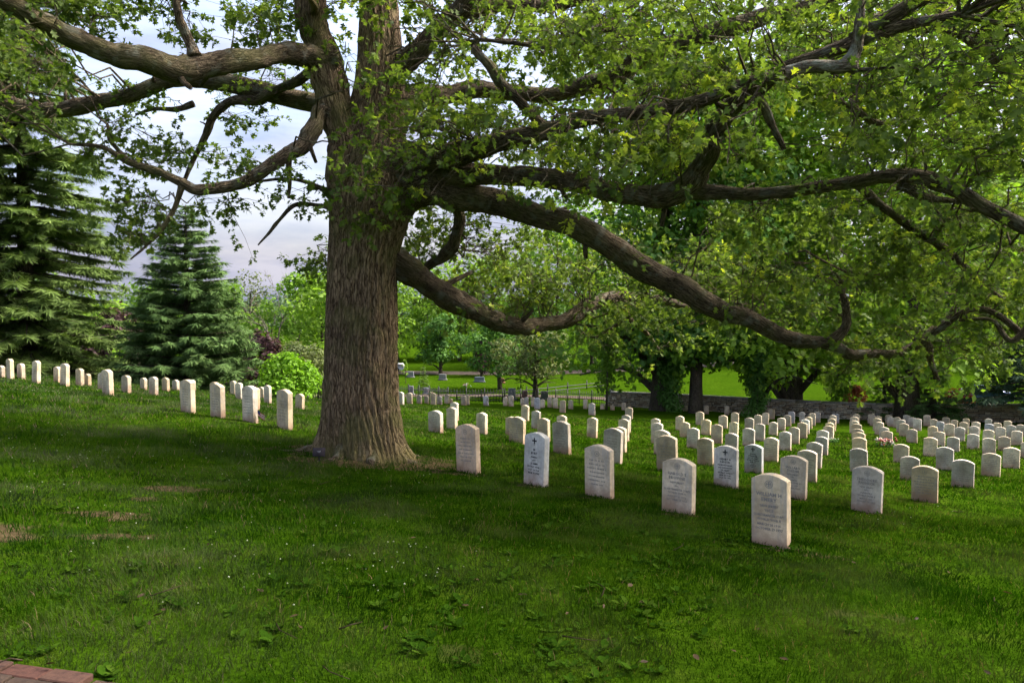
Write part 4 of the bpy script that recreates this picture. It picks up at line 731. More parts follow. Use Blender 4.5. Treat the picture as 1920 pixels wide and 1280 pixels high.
# dark conifers
T(conifer, 'cedar_tree', 'tall dark cedar with open layered branches behind the oak', 1715, 58, 24, 7.0, ndl_cedar, dark_bark, cb=6, layers=26, per=9, size=.7, droop=.12, gap=.15, nleaf=44, tr_=.4)
T(conifer, 'cedar_tree', 'low dark conifer with drooping boughs at the right end of the wall', 1935, 42.5, 6.4, 3.9, ndl_cedar, dark_bark, cb=1.5, layers=20, per=10, size=.5, droop=.35, nleaf=50)
T(conifer, 'hemlock_tree', 'small feathery hemlock beside the dark trunk by the wall', 1752, 45, 4.2, 1.9, ndl_blue, dark_bark, cb=.3, layers=16, per=9, size=.36, droop=.25, nleaf=40)
T(conifer, 'hemlock_tree', 'little feathery hemlock sprouting over the wall', 1660, 47.5, 2.9, 1.7, ndl_blue, dark_bark, cb=.4, layers=12, per=8, size=.32, droop=.25, nleaf=36)
T(conifer, 'spruce_tree', 'towering dark spruce with drooping boughs and bare gaps, cut by the frame', 52, 36, 21, 4.9, ndl_dark, dark_bark, cb=.2, layers=50, per=21, size=.46, droop=.44, nleaf=165, tr_=.36, gap=.05, power=.45, tint=.3)
T(conifer, 'spruce_tree', 'tall narrow spruce filling the gap behind the towering one', -130, 33, 18, 4.5, ndl_dark, dark_bark, cb=.2, layers=34, per=11, size=.46, droop=.4, nleaf=60, tr_=.35, power=.7)
T(conifer, 'spruce_tree', 'blue green pyramid spruce with a thin dead top', 352, 34.5, 8.7, 3.25, ndl_blue, dark_bark, cb=.15, layers=42, per=20, size=.36, droop=.14, nleaf=110, up=.22, power=.66, twiggy=grey_bark)
# shrubs
def shrub(label, px, d, r, h, mat, n, size, name='shrub', dome=True):
    x, y = gx(px, d); z = g1(x, y) - .05; o = empty(name, (x, y, z)); tag(o, label, 'shrub'); c = Geo(); C_, R_ = [], []
    for k in range(34):
        u = rng.uniform(0, 1); a = k * 2.4; e = math.asin(u); C_.append((math.cos(a) * math.cos(e) * r * .72, math.sin(a) * math.cos(e) * r * .72, h * .12 + (h * .66) * math.sin(e))); R_.append(r * rng.uniform(.24, .36))
    foliage(c, C_, R_, n, size, .5, .9); link('foliage', c.mesh('foliage', mat), o)
    s = Geo()
    for k in range(7):
        a = k * .9; s.tube([(math.cos(a) * .06, math.sin(a) * .06, -.05), (math.cos(a) * r * .25, math.sin(a) * r * .25, h * .35), (math.cos(a) * r * .5, math.sin(a) * r * .5, h * .7)], [.04, .03, .01], 5, cap=False)
    link('stems', s.mesh('stems', dark_bark, True), o)
shrub('rounded bright yellow green shrub beside the oak trunk', 541, 33, 1.5, 2.25, lf_shrub, 5200, .16)
shrub('dark purple leaved bush between the two spruces', 218, 44, 2.3, 6.3, lf_purple, 4200, .26, 'purple_bush')
shrub('dark purple leaved bush just past the blue green spruce', 486, 45, 1.8, 5.0, lf_purple, 3000, .26, 'purple_bush')
shrub('reddish shrub behind the stone wall', 1606, 56, 1.0, 1.9, lf_red, 900, .2, 'red_shrub')
shrub('low orange red shrub over the wall near the low conifer', 1800, 54, 1.2, 1.7, lf_red, 800, .2, 'red_shrub')
shrub('grey green willowy bush left of the oak trunk, behind the round shrub', 560, 58, 3.2, 5.0, lf_olive, 3600, .3, 'willow_bush')
# trees on the lawn beyond
T(tree, 'lawn_tree', 'round deep green tree standing alone by the far road', 826, 86, 6.6, 3.1, 1.7, lf_deep, dark_bark, n=3200, size=.34, tr_=.2, clumps=30)
T(tree, 'lawn_tree', 'small purple leaved tree next to the leaning dark trunk', 902, 83, 4.4, 1.9, 1.0, lf_purple, dark_bark, n=1700, size=.3, tr_=.12, clumps=22)
T(tree, 'lawn_tree', 'dark green tree with leaning trunk on the lawn past the fence', 938, 70, 6.4, 3.4, 2.1, lf_deep, dark_bark, n=3600, size=.32, tr_=.2, clumps=32, lean=(-.5, 0))
T(tree, 'lawn_tree', 'pale olive spreading tree just beyond the iron fence', 1004, 62.5, 5.6, 3.6, 2.2, lf_olive, dark_bark, n=3800, size=.28, tr_=.22, clumps=34, flat=.5)
T(tree, 'lawn_tree', 'dense dark tree behind the leaning trunk', 985, 92, 8.5, 3.8, 2.0, lf_deep, dark_bark, n=2600, size=.4, tr_=.22, clumps=28)
T(tree, 'sapling', 'thin staked sapling on the far lawn next to the oak trunk', 760, 76, 2.6, .45, .9, lf_bright, dark_bark, n=160, size=.16, tr_=.03, clumps=8, nbr=4, cat='sapling')
T(conifer, 'sapling', 'slim young conifer on the lawn behind the fence', 793, 70, 2.3, .55, ndl_dark, dark_bark, cb=.2, layers=12, per=7, size=.2, nleaf=12, tr_=.03)
T(tree, 'sapling', 'light green slender sapling beside the pale olive tree', 976, 63.5, 3.0, .6, .5, lf_bright, dark_bark, n=260, size=.16, tr_=.035, clumps=10, nbr=4, cat='sapling')
# the woods behind the far lawn
k_ = 0
WOODS = [(150, 92, 9, 5, 'b'), (205, 74, 7.5, 4, 'b'), (285, 100, 11, 5, 'm'), (420, 88, 10.5, 5, 'm'), (470, 96, 12.5, 4.5, 'o'), (560, 90, 12.0, 4.6, 'm'), (604, 76, 10.8, 4.2, 'b'), (640, 92, 11.5, 5, 'm'), (745, 104, 13, 5.5, 'b'), (800, 110, 13, 5.5, 'm'), (862, 106, 14, 5.5, 'b'), (925, 112, 15, 6, 'm'), (985, 108, 16.5, 6, 'b'),
         (1045, 96, 21, 7, 'm'), (1110, 100, 22, 7, 'b'), (1180, 92, 23, 7, 'b'), (1370, 98, 24, 7.5, 'b'), (1455, 106, 24, 7, 'm'), (1560, 100, 25, 7.5, 'b'), (1660, 104, 25, 7.5, 'm'), (1780, 98, 25, 7.5, 'b'), (1880, 92, 24, 7.5, 'b'), (1990, 96, 25, 8, 'm'), (700, 118, 14, 6, 'm'), (60, 100, 12, 6, 'm'), (-60, 90, 12, 6, 'm')]
WORD = ['first', 'second', 'third', 'fourth', 'fifth', 'sixth', 'seventh', 'eighth', 'ninth', 'tenth', 'eleventh', 'twelfth', 'thirteenth', 'fourteenth']
seq = sorted(WOODS); rank = {w: i for i, w in enumerate(seq)}
for w in WOODS:
    px, d, h, cr, c = w; r_ = rank[w]; 
    if px < 680: lab = '%s tree from the left in the woods behind the spruces' % WORD[r_]
    elif px < 1200: lab = '%s tree from the oak trunk in the woods past the lawn' % WORD[sum(1 for q in seq if 680 <= q[0] < px)]
    else: lab = '%s tree from the right in the tall woods behind the wall' % WORD[sum(1 for q in seq if q[0] > px)]
    T(tree, 'woodland_tree', {'b': 'bright green ', 'm': 'mid green ', 'o': 'thin olive '}[c] + lab, px, d, h, cr, h * .12 if px < 1200 else h * .2, {'b': lf_bright, 'm': lf_mid, 'o': lf_olive}[c], grey_bark if c == 'o' else dark_bark,
      n=1100 if c == 'o' else (2600 if px < 1000 else 3400), size=.5 if c != 'o' else .36, tr_=.25, clumps=30, nbr=16 if c == 'o' else 6, group='woods beyond the cemetery lawn')
bare = empty('bare_tree', (gx(520, 80)[0], gx(520, 80)[1], g1(*gx(520, 80)))); tag(bare, 'thin bare grey tree rising above the purple bush', 'tree')
bg = Geo()
def grow(p, d, L, r, lv):
    e = p + d * L; m_ = (p + e) / 2 + rng.normal(0, .05 * L, 3); bg.tube([p, m_, e], [r, r * .8, r * .55], 5, cap=False)
    if lv == 0: return
    for _ in range(3 if lv > 1 else 4): grow(e - d * L * rng.uniform(0, .4), unit(d + rng.normal(0, .42, 3) + [0, 0, .12]), L * rng.uniform(.55, .8), r * .55, lv - 1)
grow(np.zeros(3), np.array([0, 0, 1.]), 4.5, .16, 5); link('trunk', bg.mesh('trunk', grey_bark, True), bare)
fw = Geo(); a = rng.uniform(R(-50), R(40), 1300); d = rng.uniform(200, 420, 1300); C_ = np.stack([d * np.sin(a), d * np.cos(a), gh(d * np.sin(a), d * np.cos(a)) + rng.uniform(0, 1, 1300) * d / 32], 1)
foliage(fw, C_, rng.uniform(3, 5.5, 1300), 44000, 1.5, .4, .8); far = link('far_woods', fw.mesh('far_woods', leaf_mat('leaf_far', (.045, .085, .04), (.09, .15, .06), .3))); tag(far, 'distant wooded hillside on the horizon', 'woods', kind='stuff')

# ------------------------------------------------------------------ drystone wall at the back
WA, WB = np.array(gx(1139, 54)), np.array(gx(1960, 43.5)); wd = unit(WB - WA); wnm = np.array([wd[1], -wd[0]]); WL = float(np.linalg.norm(WB - WA))   # wnm faces the viewer
wall = empty('stone_wall', (0, 0, 0)); tag(wall, 'low mortared fieldstone wall with flat capping behind the headstones', 'wall')
mortar = plain('wall_mortar', (.07, .06, .05), .95, .1); 
sm = M('field_stone'); oi = sm.new('ObjectInfo'); sn = sm.noise(sm.coord('Object'), 9, 5, .6)
scv = sm.math('FRACT', sm.math('ADD', oi.outputs['Random'], sm.attr('tint')))
sc_ = sm.ramp(scv, [(0, (.20, .14, .10)), (.3, (.40, .31, .21)), (.6, (.32, .28, .23)), (.85, (.52, .44, .33)), (1, (.24, .21, .19))])
sc_ = sm.mix(1.0, sc_, sm.ramp(sn, [(.3, (.65,) * 3), (.7, (1.3,) * 3)]), 'MULTIPLY'); stone_mat = sm.principled(sc_, .9, .2, sm.bump(sn, .6, .02))
cap_mat = plain('wall_cap', (.24, .22, .20), .9, .2, scale=4)
def wp(s, off=0.0): q = WA + wd * s + wnm * off; return float(q[0]), float(q[1])
body, capg = Geo(), []
ss = np.arange(0, WL + .01, 1.0); HW = 1.0
arch = math.atan2(wd[1], wd[0])
for s0_ in ss[:-1]:
    x, y = wp(s0_ + .5); z = g1(x, y); body.box((x, y, z + HW / 2 - .3), (1.02, .36, HW + .6 - .03), arch)
link('core', body.mesh('core', mortar), wall)
for k, s0_ in enumerate(np.arange(0, WL, 1.6)):
    x, y = wp(s0_ + .8); g = Geo(); g.box((0, 0, 0), (1.57, .52, .085)); o = link('capstone', g.mesh('capstone', cap_mat), wall, (x, y, g1(x, y) + HW + .035), arch)
    o.rotation_euler[1] = -math.atan2(g1(*wp(s0_ + 1.6)) - g1(*wp(s0_)), 1.6) * 1.0
def rock(seed):
    r = np.random.default_rng(seed); bm = bmesh.new(); bmesh.ops.create_cube(bm, size=1)
    for v in bm.verts: v.co.x += r.uniform(-.12, .12); v.co.z += r.uniform(-.14, .14)
    bmesh.ops.bevel(bm, geom=list(bm.edges), offset=.11, segments=1, affect='EDGES', profile=.5); bmesh.ops.triangulate(bm, faces=bm.faces)
    me = bpy.data.meshes.new('stone'); bm.to_mesh(me); bm.free(); me.materials.append(stone_mat); return me
rocks = [rock(k) for k in range(7)]; rv = [np.array([v.co[:] for v in m_.vertices]) for m_ in rocks]; rf = [np.array([p.vertices[:] for p in m_.polygons]) for m_ in rocks]
pieces = []
zz = .0
for crs in range(8):
    ch = .128; s_ = -rng.uniform(0, .2)
    while s_ < WL - .1:
        l_ = rng.uniform(.16, .42); pieces.append((s_ + l_ / 2, crs * ch + ch / 2 - .02 + rng.uniform(-.012, .012), l_ - .02, ch - .018)); s_ += l_
pieces.sort(key=lambda p: -p[0]); rest = Geo()
for k, (s_, z_, l_, h_) in enumerate(pieces):
    x, y = wp(s_, .19); z = g1(x, y) + z_; m_ = rng.integers(7); dp = .1 + rng.uniform(-.02, .035)
    if k < 290:
        o = link('stone', rocks[m_], wall, (x, y, z), arch); o.scale = (l_, dp, h_)
    else:
        v = rv[m_] * [l_, dp, h_]; v = np.stack([v[:, 0] * math.cos(arch) - v[:, 1] * math.sin(arch), v[:, 0] * math.sin(arch) + v[:, 1] * math.cos(arch), v[:, 2]], 1) + [x, y, z]
        rest.add(v, f3=rf[m_], tint=rng.uniform())
o = link('stones', rest.mesh('stones', stone_mat), wall); o['kind'] = 'stuff'

# ------------------------------------------------------------------ iron fences
iron = plain('black_iron', (.012, .012, .013), .55, .4)
def fence(label, pts, hgt, gap, post, name='iron_fence', pick=True):
    o = empty(name, (0, 0, 0)); tag(o, label, 'fence'); P_ = np.array(pts, float); rails = Geo(); npk = 0
    pk = Geo(); pk.box((0, 0, hgt / 2), (.022, .022, hgt)); pk.add([(-.02, -.02, hgt), (.02, -.02, hgt), (.02, .02, hgt), (-.02, .02, hgt), (0, 0, hgt + .1)], f3=[(0, 1, 4), (1, 2, 4), (2, 3, 4), (3, 0, 4)]); pm = pk.mesh('picket', iron)
    pg = Geo(); pg.box((0, 0, (hgt + .12) / 2), (.07, .07, hgt + .12)); pg.add([(-.05, -.05, hgt + .12), (.05, -.05, hgt + .12), (.05, .05, hgt + .12), (-.05, .05, hgt + .12), (0, 0, hgt + .24)], f3=[(0, 1, 4), (1, 2, 4), (2, 3, 4), (3, 0, 4)]); qm = pg.mesh('post', iron)
    extra = Geo()
    for a, b in zip(P_[:-1], P_[1:]):
        L = float(np.linalg.norm(b - a)); n = max(1, round(L / post)); rz = math.atan2(*(b - a)[::-1])
        for k in range(n):
            p, q = a + (b - a) * k / n, a + (b - a) * (k + 1) / n; zp, zq = g1(*p), g1(*q)
            link('post', qm, o, (p[0], p[1], zp), rz)
            for hz in (.18, hgt - .14): rails.tube([(p[0], p[1], zp + hz), (q[0], q[1], zq + hz)], .022 if pick else .04, 4, cap=False)
            m = int(np.linalg.norm(q - p) / gap) if pick else 0
            for j in range(1, m):
                t = j / m; w_ = p + (q - p) * t; npk += 1
                if npk <= 290: link('picket', pm, o, (w_[0], w_[1], zp + (zq - zp) * t), rz)
                else: extra.box((w_[0], w_[1], zp + (zq - zp) * t + hgt / 2), (.022, .022, hgt), rz)
    link('rail', rails.mesh('rail', iron), o)
    if extra.n: e = link('pickets', extra.mesh('pickets', iron), o); e['kind'] = 'stuff'
fence('black iron picket fence behind the left headstones and spruces', [(-36, 33), (-23, 40), (-12, 46), (-8.5, 50)], 1.45, .16, 2.4)
fence('black iron fence with tall posts between oak and stone wall', [(-8.5, 50), (-5, 58), (3.5, 59.5), WA - wd * .15], .95, .22, 1.45)
fence('dark low rail running away across the far lawn', [(-4.5, 60.5), (9, 72)], .62, 1, 2.6, 'rail_fence', False)

# ------------------------------------------------------------------ the headstones
mm = M('marble'); oi = mm.new('ObjectInfo'); oc = mm.coord('Object'); lo = mm.new('VectorMath', operation='ADD'); mm.link(oc, lo.inputs[0]); mm.link(oi.outputs['Location'], lo.inputs[1]); lv = lo.outputs[0]
mc = oi.outputs['Color']
nA = mm.noise(lv, 3.5, 5, .6); nB = mm.noise(lv, 26, 5, .65)
mc = mm.mix(1.0, mc, mm.ramp(nA, [(.28, (.54, .52, .49)), (.62, (1.1, 1.1, 1.1))]), 'MULTIPLY')
mc = mm.mix(1.0, mc, mm.ramp(nB, [(.3, (.80, .78, .76)), (.7, (1.1, 1.1, 1.1))]), 'MULTIPLY')
vein = mm.ramp(mm.noise(mm.scaled(lv, (7, 7, 1.2)), 1.5, 6, .6), [(.52, (0,) * 3), (.60, (1,) * 3), (.64, (0,) * 3)])
mc = mm.mix(mm.math('MULTIPLY', vein, .38), mc, (.30, .30, .31))
sz = mm.new('SeparateXYZ'); mm.link(oc, sz.inputs[0])
st = mm.math('ADD', sz.outputs[2], mm.math('MULTIPLY', mm.math('SUBTRACT', nA, .5), .35))
mc = mm.mix(mm.ramp(st, [(.02, (.75,) * 3), (.16, (.18,) * 3), (.30, (0,) * 3)]), mc, (.30, .175, .11))
marble = mm.principled(mc, .75, .25, mm.bump(nB, .25, .006))
def ink(name, col): return plain(name, col, .85, .15, var=.15)
ink_dark, ink_soft = ink('inscription_dark', (.035, .035, .038)), ink('inscription_worn', (.235, .215, .19))
HMESH = {}
def stone_mesh(w, h):
    key = (round(w, 2), round(h, 2))
    if key in HMESH: return HMESH[key]
    T_ = .102; bm = bmesh.new(); prof = [(-w / 2, -.25), (w / 2, -.25)]; rise = w * .155; n = 10
    for k in range(n + 1):
        t = 1 - 2 * k / n; prof.append((t * w / 2, h - rise * t * t))
    vs = [bm.verts.new((x, -T_ / 2, z)) for x, z in prof]; f = bm.faces.new(vs); r = bmesh.ops.extrude_face_region(bm, geom=[f])
    bmesh.ops.translate(bm, vec=(0, T_, 0), verts=[e for e in r['geom'] if isinstance(e, bmesh.types.BMVert)]); bmesh.ops.recalc_face_normals(bm, faces=bm.faces)
    ed = [e for e in bm.edges if len(e.link_faces) == 2 and e.calc_face_angle() > .6 and max(v.co.z for v in e.verts) > 0]
    bmesh.ops.bevel(bm, geom=ed, offset=.006, segments=2, affect='EDGES', profile=.5)
    me = bpy.data.meshes.new('headstone'); bm.to_mesh(me); bm.free(); me.materials.append(marble); HMESH[key] = me; return me
dg = bpy.context.evaluated_depsgraph_get()
def text_mesh(lines, mat, w):
    """lines: (string, letter height, z of baseline) -> one mesh standing on the front face"""
    g = Geo()
    for s_, sz_, z_ in lines:
        cu = bpy.data.curves.new('t', 'FONT'); cu.body = s_; cu.size = sz_; cu.align_x = 'CENTER'; cu.resolution_u = 1; cu.offset = .0012 * sz_ / .04
        o = bpy.data.objects.new('t', cu); COL.objects.link(o); bpy.context.view_layer.update(); me = o.evaluated_get(bpy.context.evaluated_depsgraph_get()).to_mesh()
        v = np.array([q.co[:] for q in me.vertices]); me.calc_loop_triangles(); f = np.array([t.vertices[:] for t in me.loop_triangles])
        if len(v):
            k = min(1.0, (w * .86) / max(1e-6, float(np.ptp(v[:, 0])))); g.add(np.stack([v[:, 0] * k, np.full(len(v), -.0525), v[:, 1] + z_], 1), f3=f)
        o.to_mesh_clear(); bpy.data.objects.remove(o); bpy.data.curves.remove(cu)
    return g
def ring(g, x, z, r, t, n=20, y=-.0525):
    a = np.arange(n) / n * 6.2832; v = np.concatenate([np.stack([x + np.cos(a) * r, np.full(n, y), z + np.sin(a) * r], 1), np.stack([x + np.cos(a) * (r - t), np.full(n, y), z + np.sin(a) * (r - t)], 1)])
    i = np.arange(n); j = (i + 1) % n; g.add(v, f4=np.stack([i, j, n + j, n + i], 1))
def flat(g, pts, y=-.0526): v = [(x, y, z) for x, z in pts]; g.add(v, f3=[(0, k, k + 1) for k in range(1, len(v) - 1)])
def cross(g, x, z, s, t):
    flat(g, [(x - t, z - s), (x + t, z - s), (x + t, z + s), (x - t, z + s)]); flat(g, [(x - s, z - t), (x - t, z - t), (x - t, z + t), (x - s, z + t)]); flat(g, [(x + t, z - t), (x + s, z - t), (x + s, z + t), (x + t, z + t)])
WRITE = {
 122: (['WILLIAM H', 'EMERY', 'NEW JERSEY', 'TEC 5', 'QUARTERMASTER CORPS', 'WORLD WAR II', 'MARCH 28 1910', 'OCTOBER 29 1957'], ink_soft, 'ring'),
 79: (['HAROLD E', 'BROWNE', 'NEW JERSEY', 'PFC', 'QUARTERMASTER CORPS', 'WORLD WAR II', 'AUGUST 10 1912', 'OCTOBER 14 1956'], ink_soft, 'ring'),
 66: (['M', 'BURT', 'INMAN', 'PVT', 'US ARMY', 'WORLD WAR I', 'OCT 10 1900', 'MAR 30 1975'], ink_dark, 'cross'),
 91: (['HENRY A', 'PAPETKI', 'PENNSYLVANIA', 'SGT INFANTRY', 'US ARMY', 'WORLD WAR II', 'APR 20 1918', 'OCT 10 1972'], ink_dark, 'cross'),
 92: (['JOHN', 'CONNER', 'SGT US ARMY', 'WORLD WAR II', 'MAR 12', '1919', 'JUNE 20', '1973'], ink_dark, 'cross'),
 121: (['WILLARD', 'THEDIM', 'NEW JERSEY', 'CPL', 'US ARMY', 'WORLD WAR II', 'MAY 2 1909', 'OCTOBER 3 1955'], ink_soft, 'ring'),
 131: (['THEODORE', 'PASHECK', 'NEW JERSEY', 'PFC', 'INFANTRY', 'WORLD WAR II', 'MAY 2 1911', 'AUGUST 10 1953'], ink_soft, 'ring')}
def worn_lines(w, h, n, seed):
    r = np.random.default_rng(seed); g = Geo(); ring(g, 0, h * .845, .034, .006, 14); flat(g, [(-.012, h * .845), (0, h * .845 - .014), (.012, h * .845), (0, h * .845 + .014)])
    for k in range(n):
        z = h * (.70 - .46 * k / (n - 1)); L = w * r.uniform(.45, .8); x = -L / 2
        while x < L / 2 - .01:
            l_ = r.uniform(.008, .018); flat(g, [(x, z), (x + l_, z), (x + l_, z + .016), (x, z + .016)]); x += l_ + r.uniform(.004, .010) + (.014 if r.uniform() < .16 else 0)
    return g
WORN = {}
FACE = -R(38)
ROWS = {}
for name, lst in (('front row', [60, 66, 74, 79, 122]), ('second row', [58, 65, 68, 73, 78, 91, 121, 131]), ('third row', [57, 59, 64, 63, 72, 77, 83, 92, 120, 150]), ('fourth row', [56, 62, 67, 69, 71, 76, 82, 90, 99, 119, 130, 149, 153]),
                  ('fifth row', [61, 70, 75, 81, 86, 93, 104, 118, 129, 148, 152, 154]), ('sixth row', [80, 85, 88, 98, 105, 117, 128, 151, 155]), ('seventh row', [87, 94, 100, 106, 116, 127, 138, 164, 172, 182]), ('eighth row', [84, 89, 101, 107, 115, 126, 137, 144, 160, 168, 177]),
                  ('ninth row', [95, 108, 114, 125, 136, 143, 159, 165, 171, 181]), ('tenth row', [96, 102, 109, 113, 124, 135, 142, 162, 169, 176]), ('eleventh row', [97, 103, 147, 158, 166, 174, 179]), ('twelfth row', [111, 110, 112, 123, 133, 134, 140, 141, 146, 157, 163, 170, 175, 180]), ('last row', [132, 139, 145, 156, 161, 167, 173, 178])):
    for k, i in enumerate(lst): ROWS[i] = (name, k)
FAR = [28, 29, 30, 31, 32, 33, 34, 35, 36, 37, 38, 39, 40, 41, 42, 43, 44, 45, 46, 47, 48, 49, 50, 51, 52, 53, 54, 55]
ORD = WORD + ['fifteenth', 'sixteenth', 'seventeenth', 'eighteenth', 'nineteenth', 'twentieth', 'twenty-first', 'twenty-second', 'twenty-third', 'twenty-fourth', 'twenty-fifth', 'twenty-sixth', 'twenty-seventh', 'twenty-eighth']
LFRONT = [16, 19, 22, 26]; LREST = sorted([k for k in range(28) if k not in LFRONT], key=lambda k: STONES[k][1] / STONES[k][2])
SPECIAL = {122: 'tall cream headstone with a ringed cross, nearest to the viewer', 79: 'cream headstone with a ringed emblem, left of the nearest one', 74: 'smooth pale headstone with worn blank face, middle of the front row', 66: 'bluish white headstone with black lettering in the front row',
           60: 'reddish stained headstone leaning slightly, first right of the oak trunk', 91: 'white headstone with bold black lettering and cross in the second row', 92: 'grey blue headstone with dark lettering in the third row', 68: 'weathered headstone with black streaks in the second row',
           131: 'cracked veined headstone standing apart in the second row on the right', 121: 'cream headstone with ringed emblem close behind the nearest one', 26: 'pale headstone nearest to the oak trunk on its left', 22: 'pale headstone with a little flag at its foot', 16: 'leftmost of four big headstones left of the oak', 19: 'second from left of four big headstones left of the oak'}
GREY = {66: (.62, .66, .70), 91: (.64, .65, .66), 92: (.34, .38, .44), 79: (.62, .56, .46), 122: (.62, .545, .42), 68: (.42, .40, .37), 131: (.55, .53, .50), 60: (.58, .48, .38), 74: (.62, .56, .47), 103: (.38, .38, .42), 112: (.36, .37, .41), 38: (.55, .58, .66), 44: (.5, .53, .62), 107: (.74, .74, .72), 158: (.45, .48, .55), 174: (.42, .46, .56), 90: (.42, .41, .40), 118: (.42, .42, .41), 117: (.62, .6, .54), 130: (.4, .4, .39), 149: (.42, .4, .38), 152: (.42, .41, .40), 153: (.42, .41, .42), 120: (.46, .43, .39), 119: (.4, .39, .37), 85: (.72, .62, .40), 88: (.66, .62, .44), 115: (.70, .60, .38)}
for i, x, y, h, w in STONES:
    r = np.random.default_rng(i + 500); z = gnd1(x, y); me = stone_mesh(round(w * 50) / 50, round(h * 25) / 25); hh = round(h * 25) / 25; ww = round(w * 50) / 50
    o = link('headstone', me, None, (x, y, z), FACE + r.normal(0, .035)); o.rotation_euler[0] = r.normal(0, .022); o.rotation_euler[1] = r.normal(0, .016) + (-.03 if i == 60 else 0)
    base = np.array(GREY[i]) if i in GREY else (np.array((.62, .545, .43)) * r.uniform(.66, 1.08) * (1 + np.array((.02, 0, -.05)) * r.normal()) if r.uniform() > .25 else np.array((.54, .52, .49)) * r.uniform(.8, 1.15))
    o.color = tuple(np.clip(base * np.array((1.08, .99, .86)), 0, .8)) + (1,)
    if i in SPECIAL: lab = SPECIAL[i]; grp = 'headstones in rows right of the oak' if i > 27 else 'headstones on the rise left of the oak'
    elif i in ROWS:
        nm, k = ROWS[i]; lab = 'pale headstone, %s from left in the %s right of the oak' % (ORD[k], nm); grp = 'headstones in rows right of the oak'
    elif i in FAR: lab = 'small far headstone, %s from the oak in the line before the fence' % ORD[FAR.index(i)]; grp = 'headstones along the far fence'
    elif i >= 183: lab = 'grey headstone in the shade %s' % {183: 'between the two trunks by the wall', 184: 'just right of the slim trunk by the wall', 185: 'alone before the wall by the ivy column'}[i]; grp = 'headstones in rows right of the oak'
    else: lab = 'pale headstone on the left rise, %s from the left edge behind the big four' % ORD[LREST.index(i)]; grp = 'headstones on the rise left of the oak'
    tag(o, lab, 'headstone', grp)
    if i in WRITE:
        ls, ik, em = WRITE[i]; zs = [.70, .625, .545, .48, .415, .355, .285, .225]; big = [.046, .046] + [.030] * 6
        if em == 'cross': zs = [.66, .59, .52, .455, .395, .335, .275, .215]; big = [.042, .042] + [.033] * 6
        g = text_mesh([(t, s_, hh * q) for t, s_, q in zip(ls, big, zs)], ik, ww); link('inscription', g.mesh('inscription', ik), o)['kind'] = 'stuff'
        e = Geo(); zc = hh * (.865 if em == 'ring' else .85)
        if em == 'ring': ring(e, 0, zc, .036, .005, 24); ring(e, 0, zc, .024, .004, 18); cross(e, 0, zc, .022, .0045)
        else: cross(e, 0, zc, .038, .010); flat(e, [(-.008, zc - .055), (.008, zc - .055), (0, zc - .036)])
        link('emblem', e.mesh('emblem', ik), o)
    elif y < 44 and i not in (0, 35) and hh > .36:
        key = (ww, hh, int(r.integers(3)))
        if key not in WORN: WORN[key] = worn_lines(ww, hh, 7, hash(key) & 0xffff).mesh('inscription', ink_soft)
        link('inscription', WORN[key], o)['kind'] = 'stuff'

# ------------------------------------------------------------------ small things
white = plain('white_paint', (.7, .7, .7), .6, .3); slate = plain('slate_plate', (.05, .042, .046), .8, .05); wood = plain('stake_wood', (.2, .15, .1), .85, .1)
px_, py_ = gx(598, 10.15, 830); pz = gnd1(px_, py_)
sg = empty('tree_plaque', (px_, py_, pz), R(6)); tag(sg, 'small dark tree plaque on a stake at the foot of the oak', 'sign')
g = Geo(); g.box((0, 0, .13), (.165, .012, .12), rx=-.35); link('plate', g.mesh('plate', slate), sg)
g = Geo(); g.box((0, .012, .03), (.02, .012, .22)); link('stake', g.mesh('stake', slate), sg)
g = Geo()
for q, l_ in ((.016, .05), (.0, .036)): g.box((0, -.0072 - q * .36, .13 + q), (l_, .002, .006), rx=-.35)
link('lettering', g.mesh('lettering', plain('plate_print', (.3, .3, .3), .9, .0)), sg)['kind'] = 'stuff'
# little flag
fx, fy = STONES[22][1] + .20, STONES[22][2] - .12; fl = empty('small_flag', (fx, fy, gnd1(fx, fy)), R(-20)); tag(fl, 'tiny striped flag on a stick at a headstone foot', 'flag')
g = Geo(); g.tube([(0, 0, -.05), (-.03, 0, .27)], .004, 6); link('stick', g.mesh('stick', wood), fl)
red, blue = plain('flag_red', (.45, .05, .06), .8, .1), plain('flag_blue', (.04, .06, .22), .8, .1)
def cloth(name, u0, u1, v0, v1, mat):
    g = Geo(); n = 7; u = np.linspace(u0, u1, n); vs = []
    for v in (v0, v1): vs += [(.0 + q * .16 - .03 + v * .0, .012 * math.sin(q * 9) + v * .02, .25 - v * .11 - q * .09) for q in u]
    i = np.arange(n - 1); g.add(vs, f4=np.stack([i, i + 1, n + i + 1, n + i], 1)); link(name, g.mesh(name, mat), fl)
for k in range(7): cloth('stripe', .42 if k < 4 else 0, 1, k / 7, (k + 1) / 7, red if k % 2 == 0 else white)
cloth('canton', 0, .42, 0, 4 / 7, blue)
